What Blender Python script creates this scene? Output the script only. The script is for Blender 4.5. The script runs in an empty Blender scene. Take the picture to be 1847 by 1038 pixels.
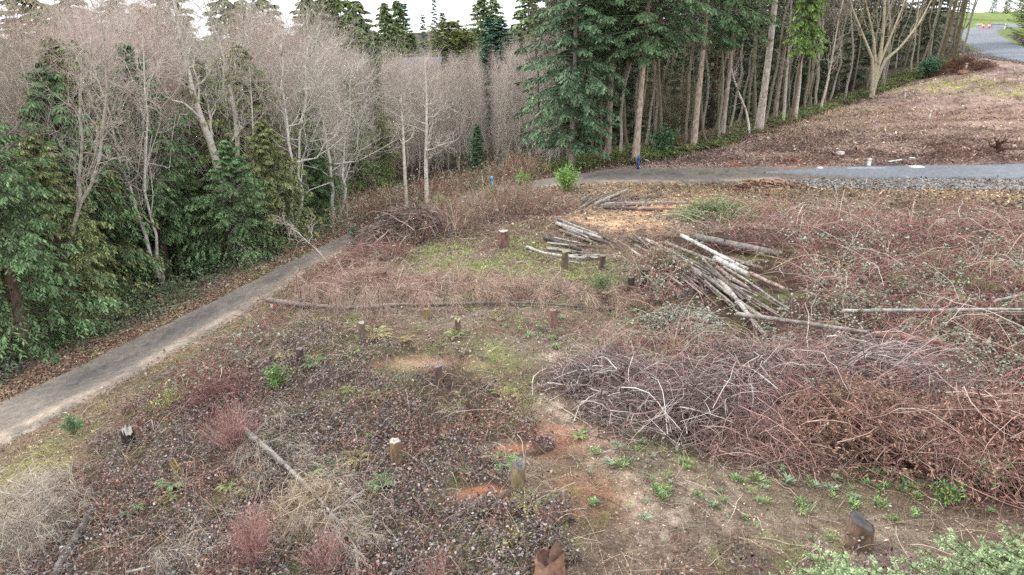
import bpy, math, random
import numpy as np
from mathutils import Vector

sc = bpy.context.scene
# ------------------------------------------------------------------ camera, sky, sun
CAMZ = 9.0
PITCH = math.atan(461/1231)
FP = 1231.0
cam_d = bpy.data.cameras.new('camera')
cam = bpy.data.objects.new('camera', cam_d)
sc.collection.objects.link(cam)
cam_d.sensor_width = 36.0
cam_d.lens = 36.0*FP/1847
cam_d.clip_end = 3000
cam_d.clip_start = 0.1
cam.location = (0, 0, CAMZ)
cam.rotation_euler = (math.pi/2-PITCH, 0, 0)
sc.camera = cam

SUN_EL, SUN_AZ = math.radians(48), math.radians(-60)    # azimuth from +Y towards +X
w = bpy.data.worlds.new('World'); sc.world = w; w.use_nodes = True
nt = w.node_tree; nt.nodes.clear()
out = nt.nodes.new('ShaderNodeOutputWorld')
bg = nt.nodes.new('ShaderNodeBackground'); bg.inputs['Strength'].default_value = 0.1
sky = nt.nodes.new('ShaderNodeTexSky'); sky.sky_type = 'NISHITA'; sky.sun_disc = False
sky.sun_elevation = SUN_EL; sky.sun_rotation = SUN_AZ; sky.dust_density = 3
mixn = nt.nodes.new('ShaderNodeMix'); mixn.data_type = 'RGBA'
tc = nt.nodes.new('ShaderNodeTexCoord')
cn = nt.nodes.new('ShaderNodeTexNoise'); cn.inputs['Scale'].default_value = 2.2; cn.inputs['Detail'].default_value = 6
cr = nt.nodes.new('ShaderNodeValToRGB')
cr.color_ramp.elements[0].position = 0.3; cr.color_ramp.elements[0].color = (9.0, 9.2, 9.6, 1)
cr.color_ramp.elements[1].position = 0.75; cr.color_ramp.elements[1].color = (12.2, 12.2, 12.2, 1)
nt.links.new(tc.outputs['Generated'], cn.inputs['Vector'])
nt.links.new(cn.outputs['Fac'], cr.inputs['Fac'])
mixn.inputs[0].default_value = 0.92          # an almost closed cloud deck over the sky
nt.links.new(sky.outputs[0], mixn.inputs[6]); nt.links.new(cr.outputs[0], mixn.inputs[7])
nt.links.new(mixn.outputs[2], bg.inputs['Color']); nt.links.new(bg.outputs[0], out.inputs[0])

sun_d = bpy.data.lights.new('sun', 'SUN'); sun_d.energy = 1.4; sun_d.angle = math.radians(10)
sun_d.color = (1, 0.96, 0.9)
sun = bpy.data.objects.new('sun', sun_d); sc.collection.objects.link(sun)
sdir = Vector((math.sin(SUN_AZ)*math.cos(SUN_EL), math.cos(SUN_AZ)*math.cos(SUN_EL), math.sin(SUN_EL)))
sun.rotation_euler = sdir.to_track_quat('Z', 'Y').to_euler()
sun.location = (0, 0, 60)
sc.view_settings.view_transform = 'Standard'; sc.view_settings.look = 'None'
sc.view_settings.exposure = 1.02; sc.view_settings.gamma = 1.0
sc.cycles.max_bounces = 5; sc.cycles.diffuse_bounces = 2; sc.cycles.glossy_bounces = 2
sc.cycles.transparent_max_bounces = 4; sc.cycles.transmission_bounces = 2
sc.cycles.use_denoising = False

rng = np.random.default_rng(7)
random.seed(7)
cp, sp = math.cos(PITCH), math.sin(PITCH)

# ------------------------------------------------------------------ projection maths
def ray(u, v):
    a = (np.asarray(u, float)-923.5)/FP; b = -(np.asarray(v, float)-519)/FP
    return np.stack([a, cp+b*sp, -sp+b*cp], -1)           # not normalised
def at_y(u, v, Y):
    d = ray(u, v); return np.array([0, 0, CAMZ])+d*(np.asarray(Y)/d[..., 1])[..., None]
def at_z(u, v, z):
    d = ray(u, v); return np.array([0, 0, CAMZ])+d*((z-CAMZ)/d[..., 2])[..., None]
def proj(P):
    d = np.asarray(P, float)-np.array([0, 0, CAMZ])
    f = d[..., 1]*cp-d[..., 2]*sp; up = d[..., 1]*sp+d[..., 2]*cp
    ff = np.where(f > 0.05, f, np.nan)
    u = 923.5+FP*d[..., 0]/ff; v = 519-FP*up/ff
    return np.nan_to_num(u, nan=-9999), np.nan_to_num(v, nan=9999)
def depth(p):
    return p[1]*cp-(p[2]-CAMZ)*sp

# ------------------------------------------------------------------ noise
_tab = np.random.default_rng(3).random((256, 256))
def vnoise(x, y, s=1.0, o=0.0):
    x = np.asarray(x)/s+o*17.3+1000; y = np.asarray(y)/s+o*7.7+1000
    xi = np.floor(x).astype(int); yi = np.floor(y).astype(int)
    fx = x-xi; fy = y-yi; fx = fx*fx*(3-2*fx); fy = fy*fy*(3-2*fy)
    g = lambda a, b: _tab[a & 255, b & 255]
    return (g(xi, yi)*(1-fx)+g(xi+1, yi)*fx)*(1-fy)+(g(xi, yi+1)*(1-fx)+g(xi+1, yi+1)*fx)*fy
def fbm(x, y, s=1.0, o=0.0, n=4):
    t = 0; a = 1; tot = 0
    for i in range(n):
        t = t+a*vnoise(x, y, s/2**i, o+i*3.1); tot += a; a *= 0.55
    return t/tot

# ------------------------------------------------------------------ terrain
ctl = []
for u, v, z in [(935,900,0),(1547,960,0),(1300,1000,0),(600,1000,-.7),(100,1000,-2.0),(300,850,-1.8),(1000,640,0),(700,650,-.3),
                (450,660,-1.4),(600,560,-1.0),(900,450,-.1),(720,440,-.7),(1100,520,0),(1400,560,.3),(1800,560,.5),(1800,800,.3),
                (1300,380,.15),(1700,400,.3),(0,780,-3.1),(150,690,-3.0),(300,615,-2.8),(450,525,-2.5),(600,452,-2.0),(700,402,-1.7),
                (800,368,-1.2),(900,345,-.7),(970,333,-.3),(1050,324,0),(1200,316,.1),(1400,314,.3),(1600,313,.4),(1847,311,.5),(-300,900,-3.3),
                (0,680,-3.3),(200,590,-3.1),(430,487,-2.9),(600,418,-2.4),(2200,311,.6),(2200,600,.5)]:
    ctl.append(at_z(u, v, z))
for u, v, Y in [(1740,112,86),(1847,130,76),(1600,240,54),(1800,225,58),(1400,236,56),(1300,268,50),(1150,295,47),(1500,200,66),(1650,150,78),
                (1750,62,118),(1800,30,150),(1847,170,66),(2100,130,76),(2100,60,110),(1847,275,47.5),(1500,285,47.5)]:
    ctl.append(at_y(u, v, Y))
for p in [(-26,34,-8),(-42,50,-13),(-20,62,-9),(-4,60,-5),(-60,20,-11),(-80,120,-9),(0,110,-7),(0,170,-3),(-100,220,-2),(10,75,-3.5),(30,95,-1),(45,130,3),
          (-50,85,-12),(80,160,14),(-30,5,-6),(0,0,0),(15,-10,.5),(-15,-10,-2),(0,-60,0),(-80,-60,-8),(80,-60,3),(60,30,1.5),(150,80,8),(-200,50,-6),
          (-250,300,-4),(0,350,-2),(250,300,18),(0,-250,0),(250,0,6)]:
    ctl.append(np.array(p, float))
ctl = np.array(ctl)
_c = 5.0
_A = np.sqrt(((ctl[:, None, :2]-ctl[None, :, :2])**2).sum(-1)+_c*_c)
_B = np.zeros((len(ctl)+3,)*2); _B[:len(ctl), :len(ctl)] = _A+np.eye(len(ctl))*-0.02
_B[:len(ctl), len(ctl)] = 1; _B[:len(ctl), len(ctl)+1:] = ctl[:, :2]
_B[len(ctl):, :len(ctl)] = _B[:len(ctl), len(ctl):].T
_w = np.linalg.solve(_B, np.concatenate([ctl[:, 2], [0, 0, 0]]))
def h0(x, y):
    x = np.asarray(x, float); y = np.asarray(y, float); sh = x.shape; x = x.ravel(); y = y.ravel()
    o = np.empty(x.size)
    for i in range(0, x.size, 60000):
        a = x[i:i+60000]; b = y[i:i+60000]
        k = np.sqrt((a[:, None]-ctl[:, 0])**2+(b[:, None]-ctl[:, 1])**2+_c*_c)
        o[i:i+60000] = k@_w[:-3]+_w[-3]+a*_w[-2]+b*_w[-1]
    return o.reshape(sh)
def hit(u, v, f=None):
    f = f or h0
    u = np.atleast_1d(np.asarray(u, float)); v = np.atleast_1d(np.asarray(v, float))
    d = ray(u, v); o = np.array([0, 0, CAMZ])
    res = np.zeros((len(u), 3))
    ts = np.geomspace(5, 260, 420)
    P = o+d[:, None, :]*ts[None, :, None]
    g = P[..., 2]-f(P[..., 0], P[..., 1])
    for i in range(len(u)):
        k = np.argmax(g[i] < 0)
        if g[i, k] >= 0: res[i] = P[i, -1]; continue
        if k == 0: res[i] = P[i, 0]; continue
        t = ts[k-1]+(ts[k]-ts[k-1])*g[i, k-1]/(g[i, k-1]-g[i, k])
        res[i] = o+d[i]*t
    return res

# track and road centre lines (world), with half widths
def line(pts, n=160):
    W = hit([p[0] for p in pts], [p[1] for p in pts])[:, :2]
    s = np.linspace(0, len(pts)-1, n)
    for _ in range(1):
        x = np.interp(s, range(len(pts)), W[:, 0]); y = np.interp(s, range(len(pts)), W[:, 1])
    k = np.ones(13)/13
    xp = np.convolve(np.pad(x, 6, 'reflect', reflect_type='odd'), k, 'valid'); yp = np.convolve(np.pad(y, 6, 'reflect', reflect_type='odd'), k, 'valid')
    return np.stack([xp, yp], -1)
TRACK = line([(-420,980),(-200,862),(0,765),(150,692),(300,614),(450,533),(600,452),(700,402),(800,369),(900,346),(970,333),(1050,324),(1200,317),(1400,314)])
ROAD = line([(1380,313),(1500,312),(1620,311.5),(1740,311),(1847,310),(2000,309),(2200,308)], 80)
UPROAD = line([(2150,150),(2000,128),(1880,112),(1830,98),(1790,80),(1768,66),(1760,56),(1790,50),(1850,46)], 80)
def dist_to(L, x, y):
    x = np.asarray(x); y = np.asarray(y); sh = x.shape; x = x.ravel(); y = y.ravel(); o = np.empty(x.size)
    for i in range(0, x.size, 60000):
        o[i:i+60000] = np.sqrt((((x[i:i+60000, None]-L[::2, 0])**2+(y[i:i+60000, None]-L[::2, 1])**2)).min(1))
    return o.reshape(sh)
HW_T, HW_R, HW_U = 1.6, 1.25, 2.7
def smooth(a, lo, hi):
    t = np.clip((a-lo)/(hi-lo), 0, 1); return t*t*(3-2*t)
def road_free(x, y):
    m = smooth(dist_to(TRACK, x, y), HW_T, HW_T+1.0)*smooth(dist_to(ROAD, x, y), HW_R, HW_R+1.2)*smooth(dist_to(UPROAD, x, y), HW_U, HW_U+2)
    return m
def hgt(x, y):
    x = np.asarray(x, float); y = np.asarray(y, float)
    m = road_free(x, y); r = np.hypot(x, y)
    rough = 0.16*(fbm(x, y, 1.3, 2, 4)-.5)+0.25*(fbm(x, y, 4.5, 5, 2)-.5)
    hill = smooth(y, 44, 50)*smooth(x, 4, 14)*(1-smooth(y, 70, 90))
    rough = rough+hill*0.4*(fbm(x*1.0+y*.4, y*1.6, 1.6, 9, 3)-.5)
    return h0(x, y)+rough*m*(1-smooth(r, 90, 140))
def hpt(u, v):
    p = hit([u], [v])[0]; p[2] = float(hgt(p[0], p[1])); return p

# ------------------------------------------------------------------ mesh accumulator
COL = sc.collection
class MB:
    def __init__(s): s.V = []; s.F = []; s.C = []; s.n = 0
    def add(s, V, F, C):
        V = np.asarray(V, float).reshape(-1, 3); F = np.asarray(F, int)
        C = np.asarray(C, float)
        if C.ndim == 1: C = np.broadcast_to(C, (len(V), 3))
        s.V.append(V); s.F.append(F+s.n); s.C.append(C); s.n += len(V)
    def build(s, name, m, parent=None, smooth_=False):
        V = np.concatenate(s.V); F = np.concatenate(s.F); C = np.concatenate(s.C)
        me = bpy.data.meshes.new(name)
        me.vertices.add(len(V)); me.vertices.foreach_set('co', V.astype(np.float32).ravel())
        me.loops.add(F.size); me.loops.foreach_set('vertex_index', F.astype(np.int32).ravel())
        me.polygons.add(len(F)); me.polygons.foreach_set('loop_start', np.arange(0, F.size, 4, dtype=np.int32))
        if smooth_: me.polygons.foreach_set('use_smooth', np.ones(len(F), bool))
        a = me.color_attributes.new('col', 'FLOAT_COLOR', 'POINT')
        a.data.foreach_set('color', np.concatenate([np.clip(C, 0, 1), np.ones((len(C), 1))], 1).astype(np.float32).ravel())
        me.update(calc_edges=True)
        me.materials.append(m)
        o = bpy.data.objects.new(name, me); COL.objects.link(o)
        if parent is not None: o.parent = parent
        return o
def nrm(a): return a/np.maximum(np.linalg.norm(a, axis=-1, keepdims=True), 1e-9)
def tubes(P, R, sides=3, caps=False):
    P = np.asarray(P, float); R = np.asarray(R, float)
    if P.ndim == 2: P = P[None]; R = R[None]
    N, k, _ = P.shape
    T = nrm(np.gradient(P, axis=1))
    ref = np.where(np.abs(T[:, :1, 2:3]) > 0.8, np.array([[[1., 0.13, 0]]]), np.array([[[0.07, 0.02, 1.]]]))
    A = nrm(np.cross(T, ref)); B = np.cross(T, A)
    an = np.arange(sides)*2*math.pi/sides
    V = P[:, :, None]+R[:, :, None, None]*(np.cos(an)[None, None, :, None]*A[:, :, None]+np.sin(an)[None, None, :, None]*B[:, :, None])
    i = np.arange(N)[:, None, None]*k*sides; j = np.arange(k-1)[None, :, None]*sides; q = np.arange(sides)[None, None, :]; q2 = (q+1) % sides
    F = np.stack([i+j+q, i+j+q2, i+j+sides+q2, i+j+sides+q], -1).reshape(-1, 4)
    return V.reshape(-1, 3), F, k*sides
def add_tubes(mb, P, R, C, sides=3):
    P = np.asarray(P, float)
    if P.ndim == 2: P = P[None]; R = np.asarray(R)[None]
    V, F, per = tubes(P, R, sides)
    C = np.asarray(C, float)
    if C.ndim == 2 and len(C) == len(P): C = np.repeat(C, per, 0)
    elif C.ndim == 3: C = np.repeat(C.reshape(-1, 3), sides, 0)
    mb.add(V, F, C)
def cap(mb, c, axis, ring, C, cc=None):
    n = len(ring); V = np.concatenate([[c], ring])
    F = [[0, 1+i, 1+(i+1) % n, 1+(i+2) % n] for i in range(0, n, 2)]
    CC = np.tile(C, (n+1, 1)); 
    if cc is not None: CC[0] = cc
    mb.add(V, F, CC)
def leaves(mb, B, D, N, L, Wd, C, mid=0.5):
    """diamond leaves: base B, direction D, normal N, length L, width Wd, colour C"""
    D = nrm(D); S = nrm(np.cross(D, N)); N2 = nrm(np.cross(S, D))
    L = np.asarray(L)[:, None]; Wd = np.asarray(Wd)[:, None]
    m = B+D*L*mid
    V = np.stack([B, m+S*Wd/2+N2*Wd*.12, B+D*L, m-S*Wd/2+N2*Wd*.12], 1)
    n = len(B)
    mb.add(V.reshape(-1, 3), np.arange(n*4).reshape(-1, 4), np.repeat(C, 4, 0))
def interp(P, t):
    """P (N,k,3), t (N,m) -> (N,m,3) point and tangent"""
    N, k, _ = P.shape; f = np.clip(t, 0, .9999)*(k-1); i = f.astype(int); fr = (f-i)[..., None]
    r = np.arange(N)[:, None]
    a = P[r, i]; b = P[r, i+1]
    return a+(b-a)*fr, nrm(b-a)
def interp1(R, t):
    N, k = R.shape; f = np.clip(t, 0, .9999)*(k-1); i = f.astype(int); fr = f-i; r = np.arange(N)[:, None]
    return R[r, i]*(1-fr)+R[r, i+1]*fr
def grow(rg, P, R, n, t0, t1, L, ang, up=0.2, k=4, rr=0.5, wob=.06, rmin=.003, taper=0.6, rmul=None):
    N = len(P)
    t = t0+(t1-t0)*(np.arange(n)[None]+rg.random((N, n)))/n
    b, T = interp(P, t); pr = interp1(R, t)
    rv = nrm(rg.normal(size=(N, n, 3))); side = nrm(rv-(rv*T).sum(-1, keepdims=True)*T)
    a = np.radians(rg.normal(ang, 9, (N, n)))[..., None]
    D = np.cos(a)*T+np.sin(a)*side
    ln = (L*(1-taper*t)*rg.uniform(.65, 1.3, (N, n)))[..., None]
    s = np.linspace(0, 1, k)
    Pn = b[:, :, None]+D[:, :, None]*(ln*s)[..., None]
    Pn[..., 2] += up*(ln*s**2)
    Pn += np.cumsum(rg.normal(0, 1, Pn.shape)*(s > 0)[None, None, :, None], 2)*wob*ln[..., None]/k
    r0 = np.maximum(pr*rr, rmin)
    Rn = r0[..., None]*(1-.65*s)
    return Pn.reshape(N*n, k, 3), np.maximum(Rn.reshape(N*n, k), rmin*.6)

# ------------------------------------------------------------------ materials
def mat(name, rough=0.8, noise=(8, .3), bump=(20, .3), spec=0.3, stretch=None, moss=None, sub=None):
    m = bpy.data.materials.new(name); m.use_nodes = True; n = m.node_tree.nodes; l = m.node_tree.links
    b = n['Principled BSDF']; b.inputs['Roughness'].default_value = rough
    b.inputs['Specular IOR Level'].default_value = spec
    at = n.new('ShaderNodeAttribute'); at.attribute_name = 'col'
    t = n.new('ShaderNodeTexCoord'); mp = n.new('ShaderNodeMapping'); l.new(t.outputs['Object'], mp.inputs['Vector'])
    if stretch: mp.inputs['Scale'].default_value = stretch
    no = n.new('ShaderNodeTexNoise'); no.inputs['Scale'].default_value = noise[0]; no.inputs['Detail'].default_value = 5
    l.new(mp.outputs[0], no.inputs['Vector'])
    mr = n.new('ShaderNodeMapRange'); mr.inputs[1].default_value = .3; mr.inputs[2].default_value = .7
    mr.inputs[3].default_value = 1-noise[1]; mr.inputs[4].default_value = 1+noise[1]; l.new(no.outputs['Fac'], mr.inputs[0])
    mx = n.new('ShaderNodeVectorMath'); mx.operation = 'SCALE'; l.new(at.outputs['Color'], mx.inputs[0]); l.new(mr.outputs[0], mx.inputs['Scale'])
    last = mx.outputs[0]
    if moss:
        n2 = n.new('ShaderNodeTexNoise'); n2.inputs['Scale'].default_value = moss[0]; n2.inputs['Detail'].default_value = 4
        l.new(t.outputs['Object'], n2.inputs['Vector'])
        r2 = n.new('ShaderNodeMapRange'); r2.inputs[1].default_value = moss[1]; r2.inputs[2].default_value = moss[1]+.08; l.new(n2.outputs['Fac'], r2.inputs[0])
        m2 = n.new('ShaderNodeMix'); m2.data_type = 'RGBA'; l.new(r2.outputs[0], m2.inputs[0]); l.new(last, m2.inputs[6]); m2.inputs[7].default_value = (*moss[2], 1)
        last = m2.outputs[2]
    l.new(last, b.inputs['Base Color'])
    if bump:
        n3 = n.new('ShaderNodeTexNoise'); n3.inputs['Scale'].default_value = bump[0]; n3.inputs['Detail'].default_value = 6
        l.new(mp.outputs[0], n3.inputs['Vector'])
        bp = n.new('ShaderNodeBump'); bp.inputs['Strength'].default_value = bump[1]; bp.inputs['Distance'].default_value = .05
        l.new(n3.outputs['Fac'], bp.inputs['Height']); l.new(bp.outputs[0], b.inputs['Normal'])
    return m
M_bark = mat('bark', .9, (9, .45), (14, .6), .2, (1, 1, .35), (2.2, .60, (.13, .13, .06)))
M_palebark = mat('pale_bark', .8, (7, .35), (12, .35), .25, (1, 1, 1.6), (1.1, .58, (.17, .16, .07)))
M_log = mat('log_bark', .85, (7, .5), (16, .5), .2, None, (3.0, .62, (.13, .13, .07)))
M_cut = mat('cut_wood', .7, (14, .3), (30, .2), .3)
M_twig = mat('twig', .85, (3, .25), None, .2)
M_needle = mat('needles', .6, (1.5, .35), None, .35)
M_leaf = mat('leaves', .55, (2.5, .3), None, .4)
M_dead = mat('dead_leaves', .8, (3, .3), None, .3)
M_ground = None
M_stone = mat('stone', .85, (12, .25), (30, .4), .3)
M_paint = mat('painted', .5, (5, .08), None, .4)
M_soil = mat('soil', .95, (6, .3), (15, .5), .1)

def tag(o, label=None, cat=None, group=None, kind=None):
    if label: o['label'] = label
    if cat: o['category'] = cat
    if group: o['group'] = group
    if kind: o['kind'] = kind
    return o
def empty(name, loc=(0, 0, 0)):
    o = bpy.data.objects.new(name, None); COL.objects.link(o); o.location = loc; o.empty_display_size = .3; return o
def copy_tree(o):
    c = o.copy(); COL.objects.link(c)
    for ch in list(o.children):
        d = ch.copy(); COL.objects.link(d); d.parent = c
        for g in list(ch.children):
            e = g.copy(); COL.objects.link(e); e.parent = d
    return c
class Pool:
    """prototypes used first themselves, then copied"""
    def __init__(s, roots): s.r = roots; s.used = [False]*len(roots)
    def take(s, i):
        i %= len(s.r)
        if not s.used[i]: s.used[i] = True; return s.r[i]
        return copy_tree(s.r[i])
    def drop_unused(s):
        for r, u in zip(s.r, s.used):
            if not u:
                for c in list(r.children): bpy.data.objects.remove(c)
                bpy.data.objects.remove(r)

# ------------------------------------------------------------------ colour fields of the ground (what lies where)
def blob(u, v, cu, cv, su, sv, ang=0, p=1.0):
    a = math.radians(ang); du = u-cu; dv = v-cv
    x = du*math.cos(a)+dv*math.sin(a); y = -du*math.sin(a)+dv*math.cos(a)
    return np.exp(-((x/su)**2+(y/sv)**2)**p)
def inpoly(u, v, pts):
    c = np.zeros(np.shape(u), bool); n = len(pts)
    for i in range(n):
        x1, y1 = pts[i]; x2, y2 = pts[(i+1) % n]
        if y1 == y2: continue
        c ^= ((y1 > v) != (y2 > v)) & (u < (x2-x1)*(v-y1)/(y2-y1)+x1)
    return c
def uvj(x, y, amp=1.0, z=None):
    P = np.stack([x, y, h0(x, y) if z is None else z], -1); u, v = proj(P)
    d = np.hypot(x, y); k = np.clip(16/np.maximum(d, 4), .2, 1.6)*amp
    u = u+(fbm(x, y, 1.2, 21, 3)-.5)*190*k; v = v+(fbm(x, y, 1.2, 27, 3)-.5)*80*k
    return u, v
BRAM = [(1150,480),(1200,432),(1330,412),(1560,402),(1700,404),(1900,410),(2600,405),(2600,900),(1990,905),(1760,900),(1640,850),(1500,805),(1320,790),(1190,745),(1120,700),(1060,670),(1100,620),(1240,600),(1160,565),(1120,520)]
CARP = [(370,650),(450,600),(560,585),(700,600),(860,640),(880,690),(930,740),(960,780),(900,860),(985,930),(960,1060),(900,1400),(-900,1400),(-900,1060),(-10,960),(140,860),(250,740),(300,690)]
BANK = [(285,690),(360,640),(440,585),(520,520),(600,470),(640,440),(700,410),(800,388),(900,365),(1010,352),(1030,385),(900,400),(830,430),(760,455),(690,500),(640,530),(560,545),(520,580),(490,640),(420,690),(330,730)]
FARB = [(420,520),(470,492),(560,452),(620,415),(680,378),(760,335),(830,318),(900,318),(1000,318),(1000,322),(900,335),(840,350),(770,368),(700,395),(640,428),(560,462),(450,530)]
PILE = [(1110,425),(1240,425),(1420,460),(1450,560),(1440,640),(1385,680),(1290,650),(1200,540),(1110,480)]
def in_bram(x, y): u, v = uvj(x, y, .35); return inpoly(u, v, BRAM)
def in_carp(x, y): u, v = uvj(x, y, .8); return inpoly(u, v, CARP)
def in_bank(x, y): u, v = uvj(x, y, .3); return inpoly(u, v, BANK)
def in_farb(x, y): u, v = uvj(x, y, .2); return inpoly(u, v, FARB)
def green_f(x, y):
    u, v = uvj(x, y, .5)
    g = np.maximum.reduce([blob(u,v,850,480,110,38,10), blob(u,v,960,475,70,40), blob(u,v,1010,500,90,30), .9*blob(u,v,880,640,75,30,20), .8*blob(u,v,930,690,60,50), blob(u,v,900,740,50,30),
        .7*blob(u,v,640,620,60,25), .6*blob(u,v,760,620,60,20), .55*blob(u,v,1170,560,60,30), .8*blob(u,v,800,370,50,10), .8*blob(u,v,900,352,60,12), .7*blob(u,v,1100,740,60,30), .2*blob(u,v,1480,900,220,50),
        .55*smooth(fbm(x, y, 1.1, 91, 3), .54, .66)*(v > 450)*(v < 1100), .25*blob(u,v,1150,860,140,60), .5*blob(u,v,610,610,40,50), .6*blob(u,v,740,690,50,20)])
    return g
def moss_f(x, y):
    u, v = uvj(x, y, .4); d = dist_to(TRACK, x, y)
    return np.maximum.reduce([blob(u,v,60,850,110,40,-25), blob(u,v,250,690,150,16,-30), .6*blob(u,v,400,600,90,14,-30), 0.9*blob(u,v,0,900,60,50)])*smooth(d, HW_T-.2, HW_T+.3)
lin = lambda r, g, b: np.array([((c/255+.055)/1.055)**2.4 if c > 10 else c/3294 for c in (r, g, b)])
def bare_f(x, y):
    u, v = uvj(x, y, .25)
    return np.clip(np.maximum.reduce([1.3*blob(u,v,850,893,62,13), 1.3*blob(u,v,905,808,38,14), .9*blob(u,v,760,650,85,16), .5*blob(u,v,1030,880,60,45), .9*blob(u,v,1010,650,30,24), blob(u,v,1015,740,28,60,-20), 1.1*blob(u,v,1075,810,26,50,-35), blob(u,v,1140,890,40,50,-25), blob(u,v,1180,960,40,60)]), 0, 1)
def ground_col(x, y):
    n1 = fbm(x, y, .9, 31, 4)[..., None]; n2 = fbm(x, y, 3.5, 35, 3)[..., None]; n3 = fbm(x, y, .25, 38, 3)[..., None]
    u, v = uvj(x, y, .8)
    ur, vr = uvj(x, y, .25)
    mixc = lambda c, new, f: c*(1-f)+new*f
    E = lambda f: np.clip(f, 0, 1)[..., None]
    c = np.ones(x.shape+(1,))*lin(134, 122, 108)
    c = mixc(c, lin(104, 86, 72), E(smooth(n2[..., 0], .4, .65)*.7))
    # right slope: red-brown scraped soil
    slope = smooth(y, 43, 46)*smooth(x, 3, 9)
    c = mixc(c, lin(154, 134, 124), E(slope))
    c = mixc(c, lin(116, 90, 80), E(slope*np.maximum(blob(ur,vr,1720,272,260,24), .8*blob(ur,vr,1500,275,120,22))))
    c = mixc(c, lin(156, 130, 120), E(slope*blob(ur,vr,1750,205,220,28)))
    c = mixc(c, lin(160, 160, 96), E(slope*1.3*np.maximum(blob(ur,vr,1710,155,80,14,-5), .8*blob(ur,vr,1840,165,60,10))*smooth(n1[..., 0], .35, .6)))
    c = mixc(c, lin(186, 112, 78), E(slope*np.maximum(blob(ur,vr,1350,288,35,8,-15), .6*blob(ur,vr,1460,292,60,8))*smooth(n1[..., 0], .35, .6)))
    st = fbm(x*.6+y*.5, y*2.2-x*.3, 1.8, 93, 4)  # dark streaks paint crevice and terrace shade into the slope colour
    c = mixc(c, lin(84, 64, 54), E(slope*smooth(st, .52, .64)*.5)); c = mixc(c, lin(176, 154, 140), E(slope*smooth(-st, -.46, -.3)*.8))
    # straw / sawdust strips below the road
    c = mixc(c, lin(176, 152, 124), E(.9*np.maximum.reduce([blob(u,v,1150,335,130,12), blob(u,v,1250,348,180,12), .8*blob(u,v,1700,352,260,12), blob(ur,vr,1190,372,90,14,-8), blob(ur,vr,1110,400,70,14)])))
    c = mixc(c, lin(220, 182, 146), E(np.maximum.reduce([1.1*blob(ur,vr,1200,374,75,12,-12), 1.1*blob(ur,vr,1115,402,80,11,5), .5*blob(ur,vr,1420,340,60,5)])*smooth(n3[..., 0], .3, .6)))
    # worn path in the clearing
    path = np.maximum.reduce([blob(ur,vr,1010,650,30,20), blob(ur,vr,1010,740,26,60,-20), blob(ur,vr,1070,810,34,50,-35), blob(ur,vr,1140,890,40,50,-25), blob(ur,vr,1180,960,40,60), blob(ur,vr,1450,960,200,40)*.5, .6*blob(ur,vr,1250,900,120,60)])
    c = mixc(c, lin(176, 156, 142), E(path*smooth(n1[..., 0], .3, .6)))
    c = mixc(c, lin(196, 180, 164), E(path*smooth(n3[..., 0], .45, .65)*.7))
    # orange subsoil
    org = np.maximum.reduce([blob(ur,vr,850,893,60,10), blob(ur,vr,800,900,30,10), blob(ur,vr,905,808,34,12), .9*blob(ur,vr,760,650,80,14), .45*blob(ur,vr,1060,890,70,40), .7*blob(ur,vr,700,690,50,14), .6*blob(ur,vr,980,790,90,30), blob(ur,vr,1020,920,30,14)])
    tanp = blob(ur, vr, 760, 650, 90, 18)
    c = mixc(c, lin(164, 116, 92), E(1.3*org*smooth(n1[..., 0], .3, .45)))
    c = mixc(c, lin(176, 112, 82), E(.8*np.maximum(blob(ur,vr,870,890,36,7), blob(ur,vr,905,808,20,8)))); c = mixc(c, lin(172, 146, 126), E(.9*tanp))
    # carpet and brambles: ground colour darkened for the shade in gaps under the leaves
    c = mixc(c, lin(58, 48, 44), E(in_carp(x, y)*.8*(1-bare_f(x, y))))
    c = mixc(c, lin(66, 52, 44), E(in_bram(x, y)*.9))
    c = mixc(c, lin(96, 76, 70), E((in_bank(x, y)|in_farb(x, y))*.7))
    g = green_f(x, y)
    c = mixc(c, lin(126, 136, 80), E(g*(1-.8*bare_f(x, y))*smooth(n1[..., 0], .34, .54)*.8))
    ms = moss_f(x, y)
    c = mixc(c, lin(138, 126, 98), E(ms*.85)); c = mixc(c, lin(148, 144, 92), E(ms*smooth(n1[..., 0], .46, .62)*.8))
    # roadside verge of fallen leaves and the wood floor
    dt = dist_to(TRACK, x, y)
    verge = (1-smooth(dt, 2.2, 3.2))*(y < 40)
    c = mixc(c, lin(140, 122, 104), E(verge*.8*(1-ms)))
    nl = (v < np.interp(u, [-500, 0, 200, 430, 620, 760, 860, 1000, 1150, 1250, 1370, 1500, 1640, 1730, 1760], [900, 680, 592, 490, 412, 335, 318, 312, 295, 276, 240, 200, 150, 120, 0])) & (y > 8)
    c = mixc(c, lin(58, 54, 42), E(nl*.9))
    far = E(smooth(np.hypot(x, y), 116, 124)*(u > 1735)*(u < 2100)); c = mixc(c, lin(118, 134, 76), far)
    c = c*(.75+.5*n3)
    return c

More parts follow.
